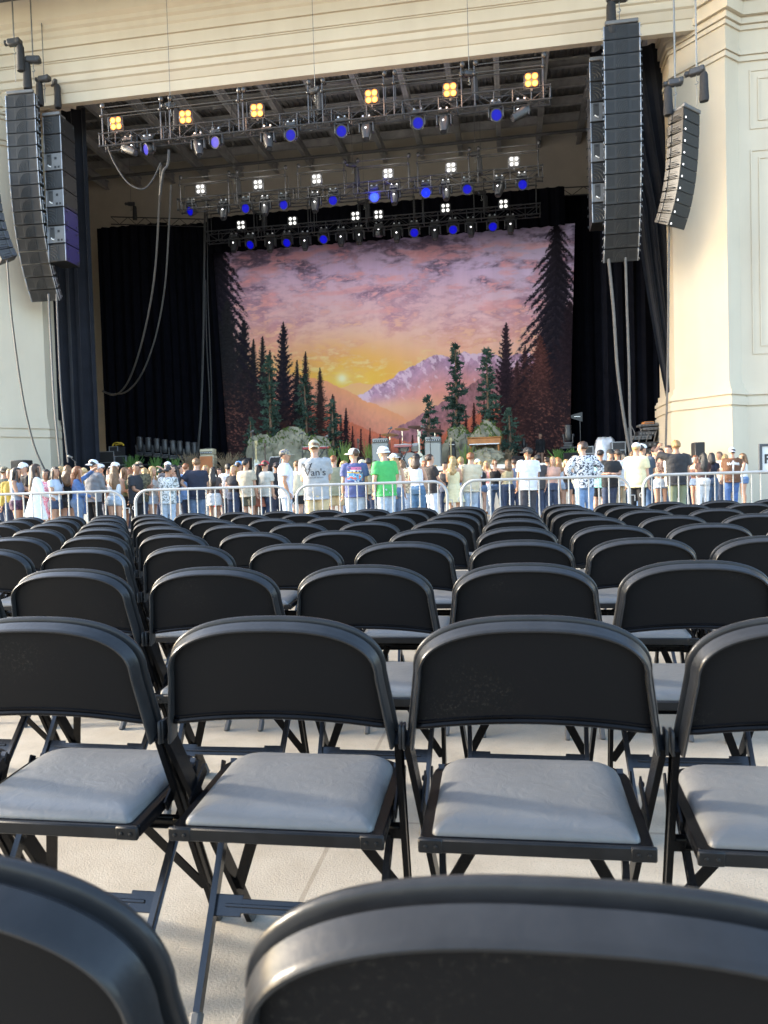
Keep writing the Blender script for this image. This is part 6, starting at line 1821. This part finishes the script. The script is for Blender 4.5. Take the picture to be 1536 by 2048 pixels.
a(924, 913, 1.74, -15, 'm', ('down',), 'm', ('short', BL), None, ('long', DN((62, 88, 130))), ('jeans', DJ), 'person in blue denim jacket right of the cream dress')
a(937, 905, 1.78, -8, 'm', ('front',), 'l', ('curly', AU), None, ('tee', (216, 202, 172)), ('jeans', LJ), 'man with curly auburn hair in cream tee and light jeans', detail=True)
a(961, 922, 1.66, 5, 'f', ('raise', 'front'), 'l', ('bun', BL), None, ('tank', (44, 42, 46)), ('shorts', MJ), 'blonde woman in black top and denim shorts with hair tied up')
a(992, 919, 1.70, -15, 'f', ('front', 'hips'), 'l', ('curly', LB), None, ('tank', K_), ('flare', MJ), 'woman in black tank and flared jeans with curly brown hair', stance=.06, detail=True)
a(1012, 919, 1.68, 40, 'f', ('raise', 'fold'), 'l', ('mid', LB), None, ('tank', (206, 184, 140)), ('jeans', DJ), 'woman in tan sleeveless top next to the flared jeans')
WTE = person(1053, 893, 1.82, 8, 'm', ('down',), 't', ('short', BK), ('cap', K_, 40), ('tee', W_), ('jeans', (62, 62, 70)), 'man in plain white tee, charcoal jeans and black cap', turn=30, detail=True)
a(1077, 908, 1.76, 5, 'm', ('down',), 'm', ('short', BK), ('cap', (40, 36, 36), 170), ('tee', (70, 66, 66)), ('jeans', DJ), 'man in dark cap behind the plain white tee')
a(1092, 914, 1.70, -6, 'f', ('front',), 'l', ('bun', BR), None, ('tee', (32, 32, 34)), ('jeans', MJ), 'woman in black tee and jeans with brown hair pinned up')
a(1103, 913, 1.68, 175, 'f', ('down',), 'l', ('long', BL), None, ('tee', (206, 160, 140)), ('jeans', DJ), 'blonde woman facing the camera between black tee and auburn curls')
a(1117, 914, 1.70, 5, 'f', ('front',), 'l', ('wavy', (172, 116, 60)), None, ('tank', ((236, 236, 238), 'floral', (176, 190, 200))), ('shorts', LJ), 'woman with long curly auburn hair and pale denim shorts', detail=True)
a(1133, 918, 1.66, 170, 'f', ('fold',), 'l', ('mid', BL), None, ('tank', K_), ('shorts', DJ), 'blonde woman in black tank facing the camera right of the auburn curls')
a(1151, 911, 1.78, -6, 'm', ('front',), 'l', ('short', BL), None, ('tee', (226, 222, 196)), ('shorts', K_), 'man in cream printed tee and black shorts left of the patterned shirt')
a(1169, 883, 1.84, 20, 'm', ('hips',), 'l', ('curly', BR), None, ('long', ((226, 228, 232), 'leaf', (60, 66, 80))), ('jeans', DN((118, 146, 184))), 'curly haired man in black and white patterned shirt and blue jeans', turn=30, detail=True)
a(1196, 898, 1.80, -12, 'm', ('front',), 'l', ('short', DB), ('cap', (44, 44, 46), 170), ('tee', (150, 222, 208)), ('shorts', K_), 'man in mint green tee and black shorts', detail=True)
a(1215, 897, 1.80, 172, 'm', ('fold',), 'l', ('short', DB), ('cap', K_, 0), ('tee', (34, 34, 36)), ('jeans', DJ), 'bearded man in black tee and black cap facing the camera')
FLO = person(1236, 898, 1.80, -10, 'm', ('front',), 't', ('short', DB), None, ('tee', (238, 236, 234)), ('jeans', (186, 168, 138)), 'man in white tee with a black back drawing and khaki trousers', detail=True)
a(1272, 884, 1.82, -20, 'm', ('down',), 'l', ('short', BL), ('cap', (242, 242, 244), 0), ('tee', (234, 220, 176)), ('jeans', K_), 'man in cream shirt and white cap left of the slate shirt')
a(1288, 886, 1.82, -30, 'm', ('fold', 'front'), 'l', ('short', DB), ('cap', (244, 244, 240), 150), ('polo', (84, 96, 110)), ('jeans', DN((70, 100, 140))), 'man in slate blue shirt, jeans and backwards white cap', turn=-20, detail=True)
a(1309, 892, 1.80, 10, 'm', ('down',), 'l', ('short', DB), ('cap', (62, 44, 42), 150), ('tee', (60, 56, 60)), ('jeans', DJ), 'man in dark brown cap behind the slate blue shirt')
a(1321, 896, 1.72, 172, 'f', ('fold',), 'l', ('long', DB), None, ('crop', ((110, 78, 66), 'floral', (206, 180, 160))), ('shorts', LJ), 'dark haired woman in brown flowered top and torn denim shorts facing the camera', detail=True)
a(1341, 890, 1.78, 120, 'm', ('down',), 'l', ('short', BR), None, ('tee', (206, 196, 184)), ('jeans', MJ), 'man hidden behind the blond man in black tee')
a(1355, 880, 1.85, -10, 'm', ('raise', 'down'), 'm', ('curly', (170, 130, 78)), None, ('tee', (42, 42, 46)), ('jeans', (128, 134, 106)), 'blond man in black tee and olive trousers with raised left arm', detail=True)
a(1390, 910, 1.66, 140, 'f', ('fold',), 'l', ('mid', AU), None, ('tube', (110, 76, 66)), ('shorts', MJ), 'auburn woman in brown strapless top right of the black tee')
a(1404, 905, 1.70, 0, 'f', ('front',), 'm', ('long', BK), None, ('tee', (76, 52, 48)), ('jeans', (240, 238, 236)), 'woman with long black hair, dark brown top and white trousers')
a(1422, 905, 1.70, -15, 'f', ('fold',), 'l', ('mid', DB), None, ('tee', (38, 42, 62)), ('jeans', MJ), 'woman in navy top and jeans with dark brown hair')
a(1437, 903, 1.78, 110, 'm', ('down',), 'm', ('short', (110, 80, 60)), None, ('tee', (222, 206, 186)), ('jeans', DJ), 'short haired man in pale tee facing left behind the brown tee')
BRN = person(1461, 894, 1.82, 2, 'm', ('front',), 'l', ('short', BR), ('cap', (240, 240, 246), 175), ('tee', (106, 70, 46)), ('jeans', DN((76, 108, 160))), 'man in brown tee with white winged print and white cap', detail=True)
a(1487, 906, 1.70, 75, 'f', ('fold',), 'l', ('mid', LB), None, ('tank', (236, 234, 232)), ('shorts', DN((100, 128, 168))), 'woman in white top and blue denim shorts facing left at the right side')
a(1534, 905, 1.80, 90, 'm', ('down',), 'l', ('short', BR), None, ('tee', (60, 60, 64)), ('shorts', (206, 184, 140)), 'person in khaki shorts behind the framed sign at the right edge')
# farther back, mostly heads between the others
far = [(56, 931, 1.74, 'm', BR, None, (150, 120, 90), 'brown haired man far behind the white dress'), (120, 932, 1.70, 'f', BL, None, (230, 190, 190), 'blonde woman in rose top far behind the black sweater'),
       (217, 934, 1.68, 'f', DB, None, (120, 150, 180), 'dark haired woman in blue top between the white caps'), (259, 934, 1.70, 'f', AU, None, (200, 180, 150), 'auburn woman in beige top left of the camouflage cap'),
       (362, 930, 1.74, 'm', DB, None, (90, 90, 96), 'dark haired man in grey tee left of the navy tee'), (412, 930, 1.72, 'f', BL, None, (240, 236, 230), 'blonde woman in white top right of the navy tee'),
       (452, 927, 1.76, 'm', BK, None, (230, 228, 230), 'black haired man in white tee above the red dress'), (541, 930, 1.70, 'f', DB, None, (90, 70, 80), 'dark haired woman in plum top right of the light blue dress'),
       (606, 925, 1.74, 'm', BK, ('cap', K_, 170), (60, 60, 64), 'man in black cap left of the grey lettered tee'), (652, 925, 1.74, 'm', BR, None, (236, 236, 240), 'man in white tee right of the grey lettered tee'),
       (690, 921, 1.74, 'f', BL, None, (226, 196, 160), 'blonde woman in apricot top left of the blue tee'), (722, 918, 1.78, 'm', DB, ('cap', (226, 214, 180), 0), (200, 190, 170), 'man in cream cap right of the blue tee'),
       (752, 921, 1.76, 'm', BK, None, ((180, 180, 176), 'camo', (90, 90, 84)), 'man in grey camouflage shirt left of the green tee'), (806, 919, 1.72, 'f', LB, None, (240, 226, 206), 'light brown haired woman in ivory top right of the green tee'),
       (820, 915, 1.74, 'm', BL, None, ((196, 186, 160), 'camo', (120, 110, 90)), 'blond man in sand coloured shirt left of the black felt hat'), (850, 921, 1.72, 'f', AU, None, (150, 60, 60), 'auburn woman in dark red top left of the black tee'),
       (951, 917, 1.74, 'm', BL, ('cap', W_, 20), (230, 226, 220), 'man in white cap between cream tee and tied up hair'), (976, 921, 1.72, 'f', BL, None, (226, 150, 150), 'blonde woman in coral top behind the black tank'),
       (1028, 918, 1.74, 'm', BR, None, (120, 130, 150), 'brown haired man left of the plain white tee'), (1068, 914, 1.74, 'f', BL, None, (240, 220, 210), 'blonde woman in pale top right of the plain white tee'),
       (1182, 908, 1.76, 'm', BK, None, (60, 64, 70), 'black haired man between patterned shirt and mint tee'), (1250, 906, 1.74, 'f', BK, None, (190, 60, 70), 'black haired woman in red top left of the cream shirt'),
       (1262, 902, 1.76, 'm', LB, None, (110, 130, 110), 'light brown haired man in grey green tee beside the cream shirt'), (1300, 904, 1.72, 'f', DB, None, (206, 170, 160), 'dark haired woman in pink beige top behind the slate shirt'),
       (1376, 908, 1.72, 'f', BR, None, (60, 90, 150), 'brown haired woman in blue top right of the raised arm'), (1448, 908, 1.72, 'f', BL, None, (230, 226, 220), 'blonde woman in white top just left of the brown tee'),
       (1506, 912, 1.74, 'm', BR, None, (160, 170, 180), 'man in grey blue tee between denim shorts and the framed sign')]
for i, (px, yt, h, sx, hc, hat, tcol, lab) in enumerate(far):
    a(px, yt, h, [5, -20, 165, 30, -60, 150][i % 6], sx, (['down', 'phone', 'fold', 'front'][i % 4],), 'lmlt'[i % 4], (('short' if i % 3 else 'curly') if sx == 'm' else ['long', 'wavy', 'mid'][i % 3], hc), hat,
      ('tee' if sx == 'm' else 'tank', tcol), ('jeans', (DJ, MJ, LJ)[i % 3]), lab)
# the person on the stage
a(1079, 866, 1.72, 160, 'f', ('down',), 'l', ('short', BR), None, ('long', (30, 30, 33)), ('shorts', K_), 'person in black jacket and shorts standing on the stage', zoff=STG)

# ---- turn the raw shapes into continuous surfaces
tmp_o = []
for q, name, mats, root, vox, opt in TMP:
    me = q.mesh('raw', mats, smooth=False)
    o = bpy.data.objects.new('raw', me); COL.objects.link(o)
    md = o.modifiers.new('R', 'REMESH'); md.mode = 'VOXEL'; md.voxel_size = vox; md.adaptivity = 0
    sm = o.modifiers.new('S', 'SMOOTH'); sm.iterations = 3 if name == 'body' else 5; sm.factor = .5
    tmp_o.append(o)
dg = bpy.context.evaluated_depsgraph_get(); dg.update()
for o, (q, name, mats, root, vox, opt) in zip(tmp_o, TMP):
    me = bpy.data.meshes.new_from_object(o.evaluated_get(dg))
    me.name = name
    n = len(me.vertices)
    if opt.get('wr') and n:
        co = np.empty(n*3, np.float32); me.vertices.foreach_get('co', co); co = co.reshape(-1, 3).astype(float)
        no = np.empty(n*3, np.float32); me.vertices.foreach_get('normal', no); no = no.reshape(-1, 3)
        kx = opt['key']*.13
        d = fbm(co[:, 0]*9+co[:, 2]*6+kx, co[:, 2]*13-co[:, 0]*5+co[:, 1]*6, 5, 3)-.5
        co += no*(d*opt['wr']*3.2)[:, None]
        me.vertices.foreach_set('co', co.astype(np.float32).ravel())
    me.materials.clear()
    for m_ in mats: me.materials.append(m_)
    if opt.get('face'):
        hp = opt['hp']
        e = MB()
        for sx in (-1, 1):
            e.ball(hp((sx*.029, .086, 1.648)), (.011, .008, .007), 7, 5, m=1)
            e.ball(hp((sx*.030, .088, 1.668)), (.018, .006, .004), 7, 4, m=3)
        e.ball(hp((0, .089, 1.583)), (.022, .008, .007), 8, 5, m=2)
        hb = opt['hands']
        bm = bmesh.new(); bm.from_mesh(me)
        for src, mi in ((hb, 0), (e, None)):
            vs = [bm.verts.new(v) for v in src.v]
            for f, m_ in zip(src.f, src.m):
                try: fc = bm.faces.new([vs[i] for i in f]); fc.material_index = m_ if mi is None else mi
                except ValueError: pass
        bmesh.ops.recalc_face_normals(bm, faces=bm.faces[:])
        bm.to_mesh(me); bm.free()
    me.polygons.foreach_set('use_smooth', [True]*len(me.polygons)); me.update()
    link(name, me, root)
    raw = o.data; bpy.data.objects.remove(o); bpy.data.meshes.remove(raw)
# ---- prints on the backs of shirts, laid on the cloth
def shirt_of(root): return [c for c in root.children if c.name.startswith('shirt')][0]
def decal(root, mask, x0, x1, z0, z1, mats, step=.007, name='shirt_print', grow=.0035):
    sh = shirt_of(root); bv = BVHTree.FromPolygons([v.co for v in sh.data.vertices], [p_.vertices for p_ in sh.data.polygons])
    q = MB(); pt = {}
    def P_(i, j):
        if (i, j) not in pt:
            x, z = x0+i*step, z0+j*step
            h = bv.ray_cast(Vector((x, -1, z)), Vector((0, 1, 0)))
            pt[(i, j)] = None if h[0] is None else (x, h[0].y-grow, z)
        return pt[(i, j)]
    for i in range(int((x1-x0)/step)):
        for j in range(int((z1-z0)/step)):
            m_ = mask(x0+(i+.5)*step, z0+(j+.5)*step)
            if m_ is None: continue
            c = [P_(i, j), P_(i+1, j), P_(i+1, j+1), P_(i, j+1)]
            if None in c: continue
            q.add(c, [(0, 1, 2, 3)], m_)
    if q.f: q.build(name, mats, sh, smooth=False)
def decal_text(root, txt, size, xc, zc, mat, spacing=1.):
    cu = bpy.data.curves.new('t', 'FONT'); cu.body = txt; cu.size = size; cu.align_x = 'CENTER'; cu.align_y = 'CENTER'; cu.resolution_u = 3; cu.space_character = spacing
    o = bpy.data.objects.new('t', cu); COL.objects.link(o)
    d = bpy.context.evaluated_depsgraph_get(); me = bpy.data.meshes.new_from_object(o.evaluated_get(d)); bpy.data.objects.remove(o)
    sh = shirt_of(root); bv = BVHTree.FromPolygons([v.co for v in sh.data.vertices], [p_.vertices for p_ in sh.data.polygons])
    for v in me.vertices:
        x, z = v.co.x+xc, v.co.y+zc
        h = bv.ray_cast(Vector((x, -1, z)), Vector((0, 1, 0)))
        v.co = (x, (h[0].y if h[0] else -.1)-.006, z)
    me.materials.clear(); me.materials.append(mat); me.name = 'shirt_lettering'
    link('shirt_lettering', me, sh)
INK = fabric((40, 42, 50))
decal_text(VAN, "Van's", .155, .0, 1.235, INK); decal_text(VAN, 'SPORTING GOODS', .026, .0, 1.155, INK, 1.1)
def antlers(x, z):      # deer antlers over the V
    u, w = abs(x+.115), z-1.29
    if 0 <= w < .10 and (abs(u-.02-.5*w) < .008 or (w > .03 and abs(u-.045+.25*(w-.07)) < .006 and w < .09)): return 0
    return None
decal(VAN, antlers, -.2, -.03, 1.28, 1.40, [INK])
cols = [fabric(c) for c in ((222, 120, 160), (236, 190, 90), (110, 170, 220), (220, 230, 240), (226, 110, 90))]
def bands(x, z):
    w = z+.05*x; n = float(vnoise(np.array(x*38.), np.array(z*30.), 6))
    if n < .22: return None
    if w > 1.335: return 0 if abs(x) < .12 else None
    if w > 1.30: return 3 if n > .35 else None
    if w > 1.27: return 1
    if w > 1.19: return 2 if n < .62 else (3 if n < .8 else 4)
    if w > 1.13: return 4 if n > .66 else 2
    return 3 if (n > .5 and abs(x) < .07) else None
decal(BLU, bands, -.14, .14, 1.10, 1.40, cols)
def wings(x, z):
    n = .02*math.sin(x*120); u = abs(x)
    if u < .022 and 1.12 < z < 1.40: return 0
    if u < .05 and 1.335 < z < 1.365: return 0
    if .02 < u < .15 and 1.345-.12*(u-.02)-.05 < z-n*.6 < 1.345-.02*(u-.02): return 0
    return None
decal(BRN, wings, -.17, .17, 1.10, 1.42, [fabric((236, 232, 226))])
def sketch(x, z):
    n = float(vnoise(np.array(x*30.+9), np.array(z*24.), 12)); m_ = float(vnoise(np.array(x*70.), np.array(z*60.), 13))
    r_ = math.hypot(x*1.3, z-1.24)
    return 0 if r_ < .13 and abs(n-.5) < .07+.05*m_ else None
decal(FLO, sketch, -.13, .13, 1.10, 1.39, [INK])
